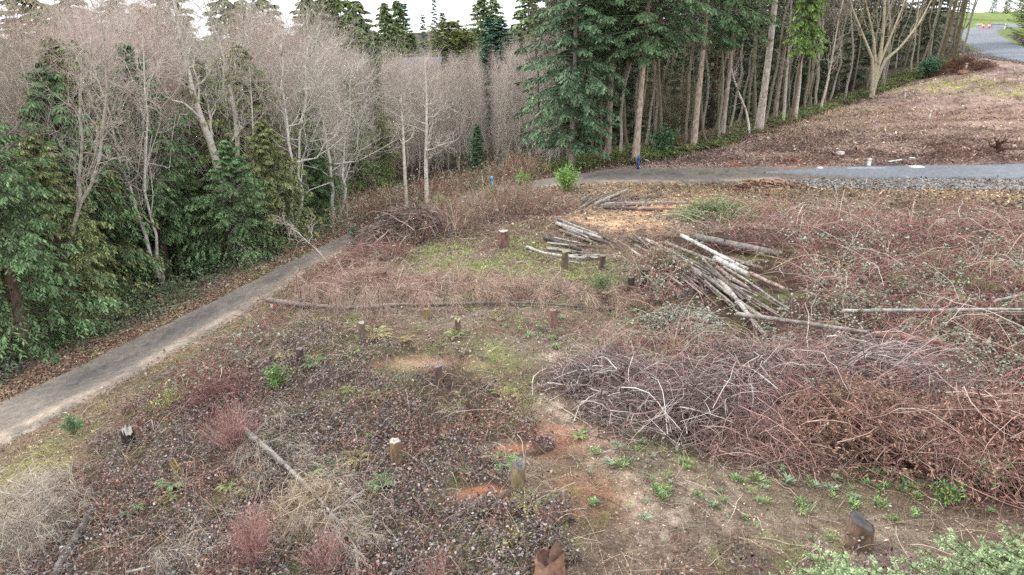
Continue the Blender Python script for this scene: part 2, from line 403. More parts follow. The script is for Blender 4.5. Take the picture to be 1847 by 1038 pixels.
# ------------------------------------------------------------------ ground sheet
def ground_material(name, speck=True, sc1=28, bumpd=.06, contrast=.35):
    m = bpy.data.materials.new(name); m.use_nodes = True; n = m.node_tree.nodes; l = m.node_tree.links
    b = n['Principled BSDF']; b.inputs['Roughness'].default_value = .95; b.inputs['Specular IOR Level'].default_value = .15
    at = n.new('ShaderNodeAttribute'); at.attribute_name = 'col'
    t = n.new('ShaderNodeTexCoord')
    a = n.new('ShaderNodeTexNoise'); a.inputs['Scale'].default_value = sc1; a.inputs['Detail'].default_value = 8; a.inputs['Roughness'].default_value = .7
    l.new(t.outputs['Object'], a.inputs['Vector'])
    r = n.new('ShaderNodeMapRange'); r.inputs[1].default_value = .3; r.inputs[2].default_value = .7; r.inputs[3].default_value = 1-contrast; r.inputs[4].default_value = 1+contrast
    l.new(a.outputs['Fac'], r.inputs[0])
    a2 = n.new('ShaderNodeTexNoise'); a2.inputs['Scale'].default_value = 4.5; a2.inputs['Detail'].default_value = 6; l.new(t.outputs['Object'], a2.inputs['Vector'])
    r2 = n.new('ShaderNodeMapRange'); r2.inputs[1].default_value = .3; r2.inputs[2].default_value = .7; r2.inputs[3].default_value = .8; r2.inputs[4].default_value = 1.2; l.new(a2.outputs['Fac'], r2.inputs[0])
    mu = n.new('ShaderNodeMath'); mu.operation = 'MULTIPLY'; l.new(r.outputs[0], mu.inputs[0]); l.new(r2.outputs[0], mu.inputs[1])
    s = n.new('ShaderNodeVectorMath'); s.operation = 'SCALE'; l.new(at.outputs['Color'], s.inputs[0]); l.new(mu.outputs[0], s.inputs['Scale'])
    l.new(s.outputs[0], b.inputs['Base Color'])
    bp = n.new('ShaderNodeBump'); bp.inputs['Strength'].default_value = .9; bp.inputs['Distance'].default_value = bumpd
    l.new(a.outputs['Fac'], bp.inputs['Height']); l.new(bp.outputs[0], b.inputs['Normal'])
    return m
M_ground = ground_material('earth', contrast=.6, bumpd=.09)
M_track = ground_material('track_gravel', sc1=22, bumpd=.04, contrast=.5)
M_asph = ground_material('asphalt', sc1=30, bumpd=.01, contrast=.2)

th = np.concatenate([np.linspace(-math.pi, math.radians(-52), 60, endpoint=False), np.linspace(math.radians(-52), math.radians(52), 760, endpoint=False), np.linspace(math.radians(52), math.pi, 61)])
rr = np.concatenate([np.linspace(1, 8, 14, endpoint=False), np.geomspace(8, 75, 560, endpoint=False), np.geomspace(75, 200, 90, endpoint=False), np.geomspace(200, 1500, 24)])
TH, RR = np.meshgrid(th, rr)
X = RR*np.sin(TH); Y = RR*np.cos(TH)
Z = hgt(X, Y)-.02*(1-road_free(X, Y))
nr, nc = X.shape
V = np.stack([X, Y, Z], -1).reshape(-1, 3)
i, j = np.meshgrid(np.arange(nr-1), np.arange(nc-1), indexing='ij')
F = np.stack([i*nc+j, i*nc+j+1, (i+1)*nc+j+1, (i+1)*nc+j], -1).reshape(-1, 4)[:, ::-1]
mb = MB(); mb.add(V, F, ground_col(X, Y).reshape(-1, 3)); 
# small disc under the camera closes the sheet
g = mb.build('ground', M_ground, smooth_=True); tag(g, kind='structure')
mb = MB(); c0 = np.array([[0, 0, float(hgt(0, 0))]]); ring = V[:nc-1]; n_ = nc-1-(nc-1) % 2
cap(mb, c0[0], None, ring[:n_], lin(110, 96, 88)); o = mb.build('earth_patch', M_ground); tag(o, kind='structure')

def strip(name, L, hw, m, colf, dz, k=24, ragged=.12, crown=0.0, tap=0):
    T = nrm(np.gradient(L, axis=0)); Nn = np.stack([-T[:, 1], T[:, 0]], -1)
    n = len(L)*3; s = np.linspace(0, len(L)-1, n)
    cx = np.interp(s, range(len(L)), L[:, 0]); cy = np.interp(s, range(len(L)), L[:, 1]); nx = np.interp(s, range(len(L)), Nn[:, 0]); ny = np.interp(s, range(len(L)), Nn[:, 1])
    q = np.linspace(-1, 1, k)
    wl = hw*(1+ragged*(fbm(s, s*0, 2.5, 3, 4)-.5)*2); wr = hw*(1+ragged*(fbm(s, s*0+50, 2.5, 4, 4)-.5)*2)
    if tap: f_ = .12+.88*smooth(np.arange(n)/n, 0, tap); wl = wl*f_; wr = wr*f_
    off = np.where(q[None] < 0, q[None]*wl[:, None], q[None]*wr[:, None])
    x = cx[:, None]+nx[:, None]*off; y = cy[:, None]+ny[:, None]*off
    z = h0(x, y)+dz+crown*(1-q[None]**2)
    z = np.where(np.abs(q[None]) > .99, z-dz-.03, z)
    i, j = np.meshgrid(np.arange(n-1), np.arange(k-1), indexing='ij')
    F = np.stack([i*k+j, i*k+j+1, (i+1)*k+j+1, (i+1)*k+j], -1).reshape(-1, 4)
    mb = MB(); mb.add(np.stack([x, y, z], -1).reshape(-1, 3), F, colf(x, y, np.broadcast_to(q, x.shape)).reshape(-1, 3))
    o = mb.build(name, m, smooth_=True); tag(o, kind='structure'); return o
def track_col(x, y, q):
    n = fbm(x, y, 1.1, 61, 4); n2 = fbm(x, y, .35, 66, 3)
    base = lin(124, 117, 110)[None, None]*np.ones(x.shape+(1,))
    tan = lin(170, 155, 140); dark = lin(92, 90, 90)
    f = (np.exp(-((q-(-.62))/.2)**2)*.95+np.exp(-((q-.9)/.12)**2)*.35+np.exp(-((q+.95)/.1)**2)*.8)*smooth(n, .3, .55)
    base = base*(1-f[..., None])+tan*f[..., None]
    f = np.clip(np.exp(-((q-.25)/.3)**2)*smooth(n, .45, .6)*.7, 0, 1)[..., None]; base = base*(1-f)+dark*f
    return base*(.85+.3*n2)[..., None]
strip('gravel_track', TRACK, HW_T, M_track, track_col, .03)
strip('asphalt_road', ROAD, HW_R, M_asph, lambda x, y, q: np.ones(x.shape+(1,))*lin(128, 132, 138)*(.92+.16*fbm(x, y, 2, 71, 3))[..., None], .10, ragged=.02, tap=.3)
strip('upper_road', UPROAD, HW_U, M_asph, lambda x, y, q: np.ones(x.shape+(1,))*lin(126, 132, 140)*(.92+.16*fbm(x, y, 3, 71, 3))[..., None], .12, ragged=.02)

# ================================================================== TREES
GREY = lin(206, 200, 190); PINK = lin(206, 190, 182); DTWIG = lin(166, 156, 144)
def bare_tree(seed, H=12.0, r=.11, t0=.3, n1=30, L1=3.0, n2=7, L2=1.2, n3=6, L3=.55, ang=38, up=.35, trunkc=GREY, twigc=PINK, path=None, name='alder', stems=1, spread=.12, wob=.12, n4=0, rmin=.004, mat_=None):
    rg = np.random.default_rng(seed)
    root = empty(name)
    k = 12; s = np.linspace(0, 1, k)
    Ps = []; Rs = []
    for q in range(stems):
        if path is not None: P = path[q] if isinstance(path, list) else path
        else:
            a = rg.uniform(0, 6.28); P = np.zeros((k, 3)); P[:, 2] = s*H*rg.uniform(.85, 1 if stems > 1 else .9999)
            lean = spread*H*(s**.8 if stems > 1 else s)*rg.uniform(.4, 1)
            P[:, 0] = lean*math.cos(a); P[:, 1] = lean*math.sin(a)
            w_ = np.cumsum(rg.normal(0, wob, (k, 2)), 0); w_[0] = 0; P[:, :2] += w_
        Ps.append(P); Rs.append(r*(1-.82*s)*(1 if q == 0 else .8)); Rs[-1][0] *= 1.25
    P0 = np.array(Ps); R0 = np.array(Rs)
    mt = MB(); sv = fbm(s*9, s*0, 1, seed, 2)[None, :, None]
    add_tubes(mt, P0, R0, np.broadcast_to(trunkc*(.8+.4*sv), P0.shape), 7)
    P1, R1 = grow(rg, P0, R0, n1, t0, .985, L1, ang, up, 6, .46, .6, rmin*2.6, .62)
    big = MB(); add_tubes(mt, P1, R1, np.repeat((trunkc*.9)[None], len(P1), 0)*rg.uniform(.7, 1.1, (len(P1), 1)), 4)
    P2, R2 = grow(rg, P1, R1, n2, .2, 1, L2, 42, up*.6, 5, .55, .6, rmin*1.8, .4)
    P3, R3 = grow(rg, P2, R2, n3, .15, 1, L3, 40, up*.3, 3, .6, .4, rmin, .3)
    mc = MB()
    c2 = (trunkc*.75+twigc*.25)*rg.uniform(.7, 1.15, (len(P2), 1)); add_tubes(mc, P2, R2, c2, 3)
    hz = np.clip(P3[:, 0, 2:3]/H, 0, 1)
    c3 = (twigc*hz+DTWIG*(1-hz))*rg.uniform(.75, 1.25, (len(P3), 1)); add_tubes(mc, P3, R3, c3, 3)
    if n4:
        P4, R4 = grow(rg, P3, R3, n4, .2, 1, L3*.5, 40, .1, 3, .7, .4, rmin*.8, .2)
        hz = np.clip(P4[:, 0, 2:3]/H, 0, 1); add_tubes(mc, P4, R4, (twigc*hz+DTWIG*(1-hz))*rg.uniform(.75, 1.25, (len(P4), 1)), 3)
    mt.build('trunk', mat_ or M_palebark, root, True); mc.build('crown', M_twig, root)
    return root

def conifer(seed, H=20., R=3.5, t0=.15, nb=110, droop=.25, n2=13, m=8, lf=(.16, .06), leafc=lin(62, 92, 66), tipc=lin(96, 124, 84), trunkc=lin(112, 96, 84), r=.25, prof=.8, name='fir', deadb=20, lift=.15, hang=.0, brush=False, l2=.36, sparse=0., path=None):
    rg = np.random.default_rng(seed); root = empty(name)
    k = 10; s = np.linspace(0, 1, k); P = np.zeros((k, 3)); P[:, 2] = s*H; P[:, :2] += np.cumsum(rg.normal(0, .03, (k, 2)), 0)*(s > 0)[:, None]
    Rr = r*(1-.93*s); Rr[0] *= 1.3
    mt = MB(); add_tubes(mt, P, Rr, trunkc, 8)
    t = t0+(1-t0)*((np.arange(nb)+rg.random(nb))/nb)**.95
    t = np.clip(t, 0, .995)
    base, _ = interp(P[None], t[None]); base = base[0]
    az = np.arange(nb)*2.39996+rg.normal(0, .3, nb)
    f = (t-t0)/(1-t0)
    ln = R*(1-f)**prof*rg.uniform(.65, 1.12, nb)*np.clip(.55+f*3, 0, 1)+.12
    kk = 6; q = np.linspace(0, 1, kk)
    D = np.stack([np.cos(az), np.sin(az)], -1)
    B = np.zeros((nb, kk, 3)); B[..., :2] = base[:, None, :2]+D[:, None]*(ln[:, None]*q)[..., None]
    lift_ = lift+.5*f*(lift > 0)
    B[..., 2] = base[:, None, 2]+ln[:, None]*(lift_[:, None]*q-droop*(q**2))*1.0
    B[:, 1:] += np.cumsum(rg.normal(0, .02, (nb, kk-1, 3)), 1)*ln[:, None, None]
    BR = np.clip(.012+.012*ln[:, None]*(1-q), .006, .07)*(1-.5*q)
    add_tubes(mt, B, BR, trunkc*.6, 3)
    if deadb and t0 > .1:
        Pd = P.copy(); rgd = np.random.default_rng(seed+5)
        Pq, Rq = grow(rgd, Pd[None], Rr[None], deadb, .1, t0+.1, R*.45, 88, -.15, 5, .08, .4, .008, .1)
        add_tubes(mt, Pq, Rq, lin(110, 102, 94), 3)
        Pq2, Rq2 = grow(rgd, Pq, Rq, 5, .3, 1, R*.15, 50, -.1, 3, .6, .3, .006, .1); add_tubes(mt, Pq2, Rq2, lin(120, 112, 104), 3)
    # secondaries in the plane of the branch
    tt = .12+.88*(np.arange(n2)[None]+rg.random((nb, n2)))/n2
    sb, T = interp(B, tt)
    side = np.cross(T, np.array([0, 0, 1.])); side = nrm(side)*np.where((np.arange(n2) % 2) == 0, 1, -1)[None, :, None]
    if brush: side = nrm(side+rg.normal(0, .5, side.shape))
    D2 = nrm(T*.75+side*rg.uniform(.6, 1.1, (nb, n2, 1))+rg.normal(0, .12, T.shape)+np.array([0, 0, -.1-hang]))
    l2_ = (l2*(ln[:, None])*(1-.72*tt)*rg.uniform(.7, 1.3, (nb, n2)))[..., None]
    l2_ = np.maximum(l2_, .1)
    q3 = np.linspace(0, 1, 4)
    S = sb[:, :, None]+D2[:, :, None]*(l2_*q3)[..., None]; S[..., 2] -= (hang*.5+.12)*l2_*q3**2
    S = S.reshape(-1, 4, 3); LL = np.repeat(l2_.reshape(-1), 1)
    keep = rg.random(len(S)) > sparse; S = S[keep]; LL = LL[keep]; ltip = tt.reshape(-1)[keep]
    mc = MB()
    add_tubes(mc, S, np.full(S.shape[:2], .006)*(1-.5*q3), leafc*.8, 3)
    tm = (np.arange(m)[None]+rg.random((len(S), m)))/m
    bp, tn = interp(S, tm)
    sd = nrm(np.cross(tn, np.array([0, 0, 1.])+rg.normal(0, .15, tn.shape)))*np.where(np.arange(m) % 2 == 0, 1, -1)[None, :, None]
    if brush:
        rv = rg.normal(size=tn.shape); sd = nrm(rv-(rv*tn).sum(-1, keepdims=True)*tn)
    dd = nrm(tn*.9+sd*.9+np.array([0, 0, -.15-hang*.9])+rg.normal(0, .15, tn.shape))
    nn = np.cross(dd, sd)+rg.normal(0, .5, dd.shape)+np.array([0, 0, .6])
    nL = len(S)*m
    tipw = (np.repeat(ltip, m)*.6+tm.reshape(-1)*.4)
    c = leafc+(tipc-leafc)*np.clip(tipw+rg.normal(0, .25, nL), 0, 1)[:, None]
    c = c*rg.uniform(.7, 1.25, (nL, 1))*np.repeat(rg.uniform(.75, 1.2, len(S)), m)[:, None]
    sz = rg.uniform(.7, 1.3, nL)
    leaves(mc, bp.reshape(-1, 3), dd.reshape(-1, 3), nn.reshape(-1, 3), lf[0]*sz, lf[1]*sz, c, .45)
    mt.build('trunk', M_bark, root, True); mc.build('crown', M_needle, root)
    return root

def place(o, x, y, rot, sxy, sz, sink=.1):
    o.location = (x, y, float(hgt(x, y))-sink); o.rotation_euler = (0, 0, rot); o.scale = (sxy, sxy, sz)
def top_z(u, vt, x, y):
    d = ray(u, vt); return CAMZ+d[2]*(y/d[1])

# ---- prototypes
ALD = Pool([bare_tree(100+i, H=12, r=[.08, .06, .1, .07, .085][i], t0=.06, n1=[38, 30, 36, 28, 40][i], L1=[2.0, 1.5, 2.3, 1.4, 1.8][i], n2=7, L2=.95, n3=6, L3=.55, ang=[32, 26, 36, 24, 30][i], up=.5, name='slender_alder') for i in range(5)])
SPR = Pool([bare_tree(200+i, H=12, r=.14, t0=.3, n1=[20,26,16,22][i], L1=[4.4,3.8,5.0,4.2][i], n2=[7,8,7,6][i], L2=1.7, n3=[5,5,4,5][i], L3=.95, ang=46, up=.3, name='spreading_alder', n4=2, rmin=.006, twigc=[PINK, lin(196, 172, 164), lin(184, 176, 164), lin(176, 166, 152)][i], trunkc=[GREY, lin(186, 176, 162), lin(214, 210, 202), lin(196, 188, 176)][i], stems=2, spread=.22) for i in range(4)])
POLE = Pool([bare_tree(300+i, H=16, r=.10, t0=.45, n1=22, L1=1.8, n2=6, L2=.9, n3=5, L3=.5, ang=35, up=.5, name='pole_alder', trunkc=[lin(132, 126, 112), lin(116, 108, 92), lin(160, 156, 144), lin(126, 120, 104)][i], twigc=lin(140, 132, 116)) for i in range(4)])
FIR = Pool([conifer(400+i, H=22, R=3.9, t0=.3, nb=120, name='douglas_fir', lf=(.24, .075), droop=.35, m=12, n2=15, r=.2, lift=.12, hang=.12, leafc=lin(56, 84, 54), tipc=lin(108, 130, 86), trunkc=lin(158, 146, 136)) for i in range(3)])
DFIR = Pool([conifer(420+i, H=18, R=3.0, t0=.05, nb=90, name='dark_conifer', lf=(.34, .11), droop=.3, m=7, n2=11, r=.2, lift=.1, hang=.1, leafc=lin(56, 74, 48), tipc=lin(88, 102, 68), deadb=0) for i in range(3)])
CED = Pool([conifer(440+i, H=13, R=3.7, t0=.02, nb=105, name='red_cedar', lf=(.19, .055), droop=.42, m=16, n2=14, r=.2, lift=.16, hang=.65, l2=.46, prof=.75, leafc=[lin(60, 80, 42), lin(58, 78, 50), lin(74, 86, 50), lin(52, 72, 40)][i], tipc=[lin(140, 168, 92), lin(118, 150, 102), lin(150, 158, 104), lin(122, 158, 80)][i], deadb=0) for i in range(4)])

R_ = random.Random(11)
# ---- wood beyond the hollow (middle): slender alders, tops make the skyline
sky_u = [-400, 0, 250, 420, 520, 600, 680, 780, 860, 930, 985, 1050]
sky_v = [20, 35, 30, 22, 28, 60, 92, 100, 92, 85, 60, 20]
def scatter_trees(n, urange, drange, basev, pool, hmin, hmax, vt=None, label='', group='', cat='tree', minsep=1.3, wscale=(.8, 1.15), xyc=None, H0=12., seed=1, vjit=16):
    rg = random.Random(seed); pts = []; tries = 0
    while len(pts) < n and tries < n*40:
        tries += 1
        u = rg.uniform(*urange); p = hit([u], [float(np.interp(u, basev[0], basev[1]))])[0]
        dr = rg.random()**1.2
        D = p[1]+drange[0]+dr*(drange[1]-drange[0])
        x = p[0]*D/p[1]; y = D
        if dist_to(TRACK, np.array([x]), np.array([y]))[0] < 2.6: continue
        if any((x-a)**2+(y-b)**2 < minsep**2 for a, b in pts): continue
        pts.append((x, y))
        o = pool.take(rg.randrange(99)); z0 = float(hgt(x, y))
        if vt is not None:
            tz = top_z(u, float(np.interp(u, sky_u, sky_v))+rg.uniform(-vjit*.6, vjit*2.2)+vt, x, y); Hh = min(max(tz-z0, hmin), hmax)
        else: Hh = rg.uniform(hmin, hmax)
        sxy = (Hh/H0)**.6*rg.uniform(*wscale)
        place(o, x, y, rg.uniform(0, 6.28), sxy, Hh/H0, .2); tag(o, label, cat, group)
TL = ([-500, 0, 200, 430, 620, 700, 760, 860, 1000, 1150, 1250, 1370, 1500, 1640, 1735], [900, 672, 585, 486, 408, 368, 330, 314, 308, 292, 272, 236, 196, 146, 112])
scatter_trees(170, (600, 1010), (.8, 50), TL, ALD, 7, 16, vt=0, seed=2, label='slender bare alder in the thicket of pinkish twigs beyond the bramble bank', group='bare alders filling the hollow beyond the track', minsep=.9)
scatter_trees(44, (-150, 640), (3, 42), TL, SPR, 8, 20, vt=0, seed=3, label='bare many-branched alder with pinkish grey twigs among the cedars left of the track', group='bare alders above the left side of the track', minsep=2.2, wscale=(.8, 1.1))
scatter_trees(190, (985, 1735), (.8, 42), TL, POLE, 15, 22, seed=4, label='slim grey bare tree in the dark wood behind the firs', group='slim bare trees of the wood behind the slope', H0=16., minsep=.8)
scatter_trees(46, (990, 1690), (10, 50), TL, DFIR, 14, 24, seed=5, label='dark green conifer standing deep in the wood behind the slope', group='dark conifers deep in the right hand wood', H0=18., minsep=3.0, wscale=(.9, 1.3))
scatter_trees(50, (-120, 700), (4, 34), TL, CED, 6, 19, vt=70, vjit=100, seed=6, label='dark drooping cedar deep among the bare alders left of the track', group='cedars deep in the left hand wood', H0=13., minsep=2.6, wscale=(1.1, 1.4))

scatter_trees(46, (560, 1010), (48, 85), TL, ALD, 8, 20, vt=-14, vjit=14, seed=8, label='far bare alder showing only its pinkish top below the skyline conifers', group='far bare alders below the skyline', minsep=2.0, wscale=(1.1, 1.4))
# ---- front row of cedars at the far edge of the track
FC = [(-60,640,13,1.1,'big green cedar at the left border of the photo, nearest to the track'),
      (60,655,11,1.2,'broad bright green cedar overhanging the lower left bend of the track'),
      (150,600,9.0,1.0,'low bushy cedar between the broad cedar and the bare forked alder'),
      (255,545,9.5,1.0,'yellowish green cedar with feathery drooping sprays behind the fern clump'),
      (345,500,11.5,1.0,'tall dark cedar behind the leaning pale alder'),
      (440,485,7.0,.95,'small bushy cedar above the middle of the track'),
      (505,455,7.6,.9,'cedar with pale twigs tangled in its top, above the track'),
      (600,400,5.2,.7,'low dark cedar where the track passes out of sight'),
      (680,365,4.6,.7,'short cedar at the left end of the bramble bank')]
for i, (u, v, Hh, s, lab) in enumerate(FC):
    p = hit([u], [v])[0]; k = 1+1.6/np.hypot(p[0], p[1]); x, y = p[0]*k, p[1]*k
    o = CED.take(i); place(o, x, y, i*1.3, s, Hh/13., .15); tag(o, lab, 'tree')
# ---- feature trees
def px_path(pts, D, k=12):
    W = np.array([at_y(a, b, D+(c if len(t) > 2 else 0)) for t in pts for a, b, c in [(*t, 0)[:3]]])
    s = np.linspace(0, len(pts)-1, k)
    return np.stack([np.interp(s, range(len(pts)), W[:, i]) for i in range(3)], -1)
D_K = 1.1
def feature(pts, D, r, lab, name='alder', stems=None, **kw):
    if D < 40:
        b_ = (stems or [pts])[0][0]; D = float(hit([b_[0]], [float(np.interp(b_[0], TL[0], TL[1]))])[0][1])*D_K
    ps = [px_path(q, D) for q in (stems or [pts])]
    base = ps[0][0].copy(); base_g = float(hgt(base[0], base[1]))
    ps = [p-base for p in ps]
    dz = base[2]-base_g
    if dz > .1: ps[0] = np.concatenate([[[0, 0, -dz-.2]], ps[0][1:]])
    o = bare_tree(int(D*10), r=r*D/24 if D < 40 else r, path=ps, stems=len(ps), name=name, **kw)
    o.location = base; tag(o, lab, 'tree'); return o
feature([(418,400),(402,335),(385,270),(352,185),(335,110),(318,30),(308,-60)], 24, .17, 'tall pale alder leaning left with yellow moss on its trunk', n1=16, L1=2.6, L2=1.2, n2=5, n3=5, t0=.3, H=14, trunkc=lin(190, 184, 174))
feature([(437,400),(430,310),(428,230),(413,150),(395,70),(368,5)], 26.5, .10, 'slim pale alder standing right of the leaning one', n1=18, L1=2.2, L2=1.1, n2=5, n3=5, t0=.3, H=13, trunkc=lin(186, 180, 168))
feature(None, 19.5, .085, 'pale forked alder with two bending stems in front of the left cedars', stems=[[(112,520),(118,480),(132,410),(147,362),(178,312),(185,230),(195,150),(185,60),(180,10)],[(130,420),(146,362),(142,320),(150,260),(142,200),(150,130),(120,60),(100,20)]], n1=16, L1=2.4, L2=1.1, n2=6, n3=6, t0=.25, H=12, trunkc=lin(172, 166, 156))
feature([(463,395),(458,290),(455,200),(450,120)], 25.5, .05, 'thin straight alder stem beside the slim pale one', n1=16, L1=1.5, n2=5, n3=4, t0=.1, H=10)
feature([(731,333),(728,260),(724,180),(722,110)], 43, .11, 'pale slender trunk at the edge of the hollow, left of its twin', n1=30, L1=1.9, n2=5, n3=5, t0=.3, H=9, trunkc=lin(196, 188, 176))
feature([(768,320),(769,250),(770,180),(766,110)], 44, .13, 'pale straight trunk with low spreading limbs by the bramble bank', n1=28, L1=2.6, n2=6, n3=5, t0=.12, ang=62, up=.2, H=9, trunkc=lin(200, 194, 184))
feature([(1353,240),(1346,200),(1325,150),(1310,80),(1305,30)], 54.5, .10, 'thin pale stem leaning beside the tallest bare fir trunk', n1=14, L1=1.6, n2=4, n3=4, t0=.3, H=11)
feature([(1414,212),(1418,150),(1424,80),(1428,0),(1430,-90)], 60, .12, 'straight pale trunk under the bright green hanging foliage', n1=16, L1=2.0, n2=5, n3=4, t0=.3, H=14, trunkc=lin(190, 184, 172))
feature([(1436,205),(1443,150),(1446,80),(1452,0),(1455,-90)], 61, .14, 'second pale trunk close beside the one with bright foliage', n1=16, L1=2.0, n2=5, n3=4, t0=.3, H=14, trunkc=lin(186, 180, 166))
feature(None, 72, .24, 'big mossy maple with many stems fanning upward at the wood edge', name='maple', stems=[[(1572,176),(1580,140),(1590,90),(1595,30),(1598,-60),(1600,-150)],[(1573,172),(1584,120),(1605,70),(1630,10),(1650,-70)],[(1573,170),(1580,120),(1575,60),(1560,0),(1550,-90)],[(1574,165),(1595,110),(1625,85),(1660,40),(1690,-20)],[(1573,165),(1575,110),(1555,60),(1535,10),(1520,-60)]], n1=7, L1=3.0, n2=5, n3=4, t0=.45, H=22, ang=26, up=.5, trunkc=lin(176, 168, 146))
feature(None, 52, .16, 'small dark mossy maple with upswept branches at the edge of the firs', name='maple', stems=[[(1210,276),(1210,250),(1208,220),(1205,190),(1200,150)],[(1210,262),(1213,232),(1225,200),(1240,160)],[(1210,262),(1205,232),(1190,205),(1175,180)],[(1210,262),(1200,235),(1180,222),(1160,205)],[(1210,262),(1216,240),(1232,215),(1255,190)]], n1=16, L1=1.6, n2=6, n3=5, t0=.3, H=7, ang=34, up=.3, trunkc=lin(92, 88, 60), twigc=lin(130, 122, 84), mat_=M_bark)
feature([(1480,195),(1490,160),(1500,110),(1512,40),(1530,-40)], 66, .13, 'crooked pale stem bending right left of the big maple', n1=18, L1=2.4, n2=5, n3=4, t0=.3, H=14, trunkc=lin(196, 190, 178))
# ---- Douglas firs with bare trunks
def fir_at(u, v, Hh, sxy, i, lab, pool=FIR, H0=22., cat='tree', rot=0, rad=None):
    p = hpt(u, v); o = pool.take(i); place(o, p[0], p[1], rot or i*2.1, sxy, Hh/H0, .15); return tag(o, lab, cat)
c1 = conifer(501, H=24, R=4.5, t0=.08, nb=190, name='douglas_fir', lf=(.26, .09), droop=.35, m=14, n2=17, r=.21, lift=.12, hang=.2, leafc=lin(56, 84, 58), tipc=lin(104, 134, 98), trunkc=lin(150, 140, 130), deadb=0)
p = hpt(1031, 306); place(c1, p[0], p[1], .4, .95, 1, .15); tag(c1, 'broad dark green fir nearest the hollow, its boughs hanging almost to the ground', 'tree')
c2 = conifer(502, H=26, R=4.7, t0=.27, nb=170, name='douglas_fir', lf=(.26, .09), droop=.32, m=14, n2=17, r=.23, lift=.12, hang=.2, leafc=lin(58, 86, 56), tipc=lin(108, 138, 96), trunkc=lin(170, 156, 142))
p = hpt(1146, 291); place(c2, p[0], p[1], 2.0, 1, 1, .15); tag(c2, 'tall fir with a clean pale trunk just behind the blue marker post', 'tree')
c3 = conifer(503, H=26, R=5.2, t0=.30, nb=150, name='douglas_fir', lf=(.26, .09), droop=.3, m=12, n2=16, r=.22, lift=.1, hang=.2, leafc=lin(56, 88, 60), tipc=lin(100, 132, 86), trunkc=lin(166, 152, 138), sparse=.15)
p = hpt(1250, 267); place(c3, p[0], p[1], 1.0, 1, 1, .15); tag(c3, 'fir with a slim straight trunk between the mossy maple and the fern slope', 'tree')
c4 = conifer(504, H=30, R=4.6, t0=.42, nb=90, name='douglas_fir', lf=(.24, .07), droop=.3, m=10, n2=14, r=.31, lift=.05, hang=.25, leafc=lin(66, 92, 70), tipc=lin(110, 134, 100), trunkc=lin(178, 168, 158), deadb=44, sparse=.1)
p = hpt(1368, 238); place(c4, p[0], p[1], 0, 1, 1, .15); tag(c4, 'tallest fir, thick pale bare trunk running out of the top of the photo', 'tree')
cb = conifer(505, H=13, R=2.1, t0=.42, nb=70, name='slim_conifer', lf=(.22, .1), droop=.5, m=8, n2=14, r=.1, lift=.05, hang=.5, leafc=lin(86, 116, 56), tipc=lin(132, 162, 84), deadb=0)
p = at_y(1432, 180, 58); place(cb, p[0], p[1], 0, 1, 1.1, .15); tag(cb, 'slim conifer with bright yellow green foliage above the slope', 'tree')
cs = conifer(506, H=5.4, R=1.5, t0=.02, nb=80, name='young_fir', lf=(.16, .08), droop=.3, m=7, n2=12, r=.07, lift=.2, hang=.2, leafc=lin(52, 88, 58), tipc=lin(96, 134, 92), deadb=0)
p = hpt(860, 314); place(cs, p[0]*.99, p[1]*.99, 0, 1.1, 1.12, .1); tag(cs, 'small dark green fir alone in front of the pale alder thicket', 'tree')
for i, (u, v, Hh, s, lab) in enumerate([(1095,300,24,1.05,'fir with sparse foliage and brown trunk between the two largest firs'),(1300,262,24,1.0,'fir half hidden behind the trunk of the tallest fir'),(1395,225,25,1.1,'grey green fir with drooping dead lower twigs right of the tallest fir'),(985,300,15,.6,'thin fir at the right end of the alder thicket')]):
    p = hpt(u, v); k = 1.05; o = FIR.take(i); place(o, p[0]*k, p[1]*k, i*1.9, s, Hh/22, .2); tag(o, lab, 'tree')
# dark thin spruces by the upper road
for i, (u, v, Hh, lab) in enumerate([(1690,132,24,'thin dark spruce trunk left of the one nearest the upper road'),(1718,118,26,'dark leaning spruce standing nearest the upper road')]):
    c = conifer(520+i, H=24, R=3.2, t0=.45, nb=60, name='spruce', lf=(.3, .12), droop=.4, m=6, n2=12, r=.24, deadb=30, leafc=lin(60, 82, 58), tipc=lin(90, 112, 76), trunkc=lin(98, 90, 70), sparse=.2)
    p = hpt(u, v); place(c, p[0], p[1], i, 1, Hh/24, .2); c.rotation_euler = (0, .05, i); tag(c, lab, 'tree')
# ---- far skyline conifers
FS = [(545,-12,105,1.1,'c'),(590,-25,110,1.2,'c'),(640,-2,108,1.0,'c'),(655,30,112,.9,'c'),(692,2,128,.9,'c'),(716,-2,132,.8,'c'),(728,5,135,.8,'b'),(742,58,135,.7,'c'),(762,25,160,.6,'s'),(783,-6,165,.55,'s'),(796,22,165,.6,'b'),
      (812,42,130,1.0,'g'),(835,60,128,.9,'g'),(868,-15,140,.9,'c'),(888,-4,138,1.0,'c'),(905,32,120,1.1,'b'),(880,30,118,.9,'b'),(955,-20,125,1.2,'c'),(975,10,120,1.0,'c'),(470,-30,105,1.2,'c'),(565,-30,118,1.2,'c'),(612,-28,115,1.1,'c'),(628,18,100,.8,'c'),(705,40,118,.8,'c'),(672,52,120,.7,'c'),(300,-30,90,1.2,'c'),(200,-8,95,1.3,'c'),(120,-25,92,1.3,'c'),(30,-25,90,1.3,'c'),(250,2,98,1.1,'c'),(85,4,100,1.1,'c'),(-60,-25,90,1.3,'c'),(430,-5,112,1.0,'c'),(1020,-10,110,1.2,'c'),(395,-16,104,1.1,'c')]
protos = {}
protos['c'] = Pool([conifer(540+i, H=20, R=3.4, t0=.05, nb=90, name='skyline_conifer', lf=(.55, .22), droop=.45, m=4, n2=11, r=.2, lift=.1, hang=.5, prof=.6, leafc=lin(76, 96, 58), tipc=lin(118, 136, 80), deadb=0) for i in range(3)])
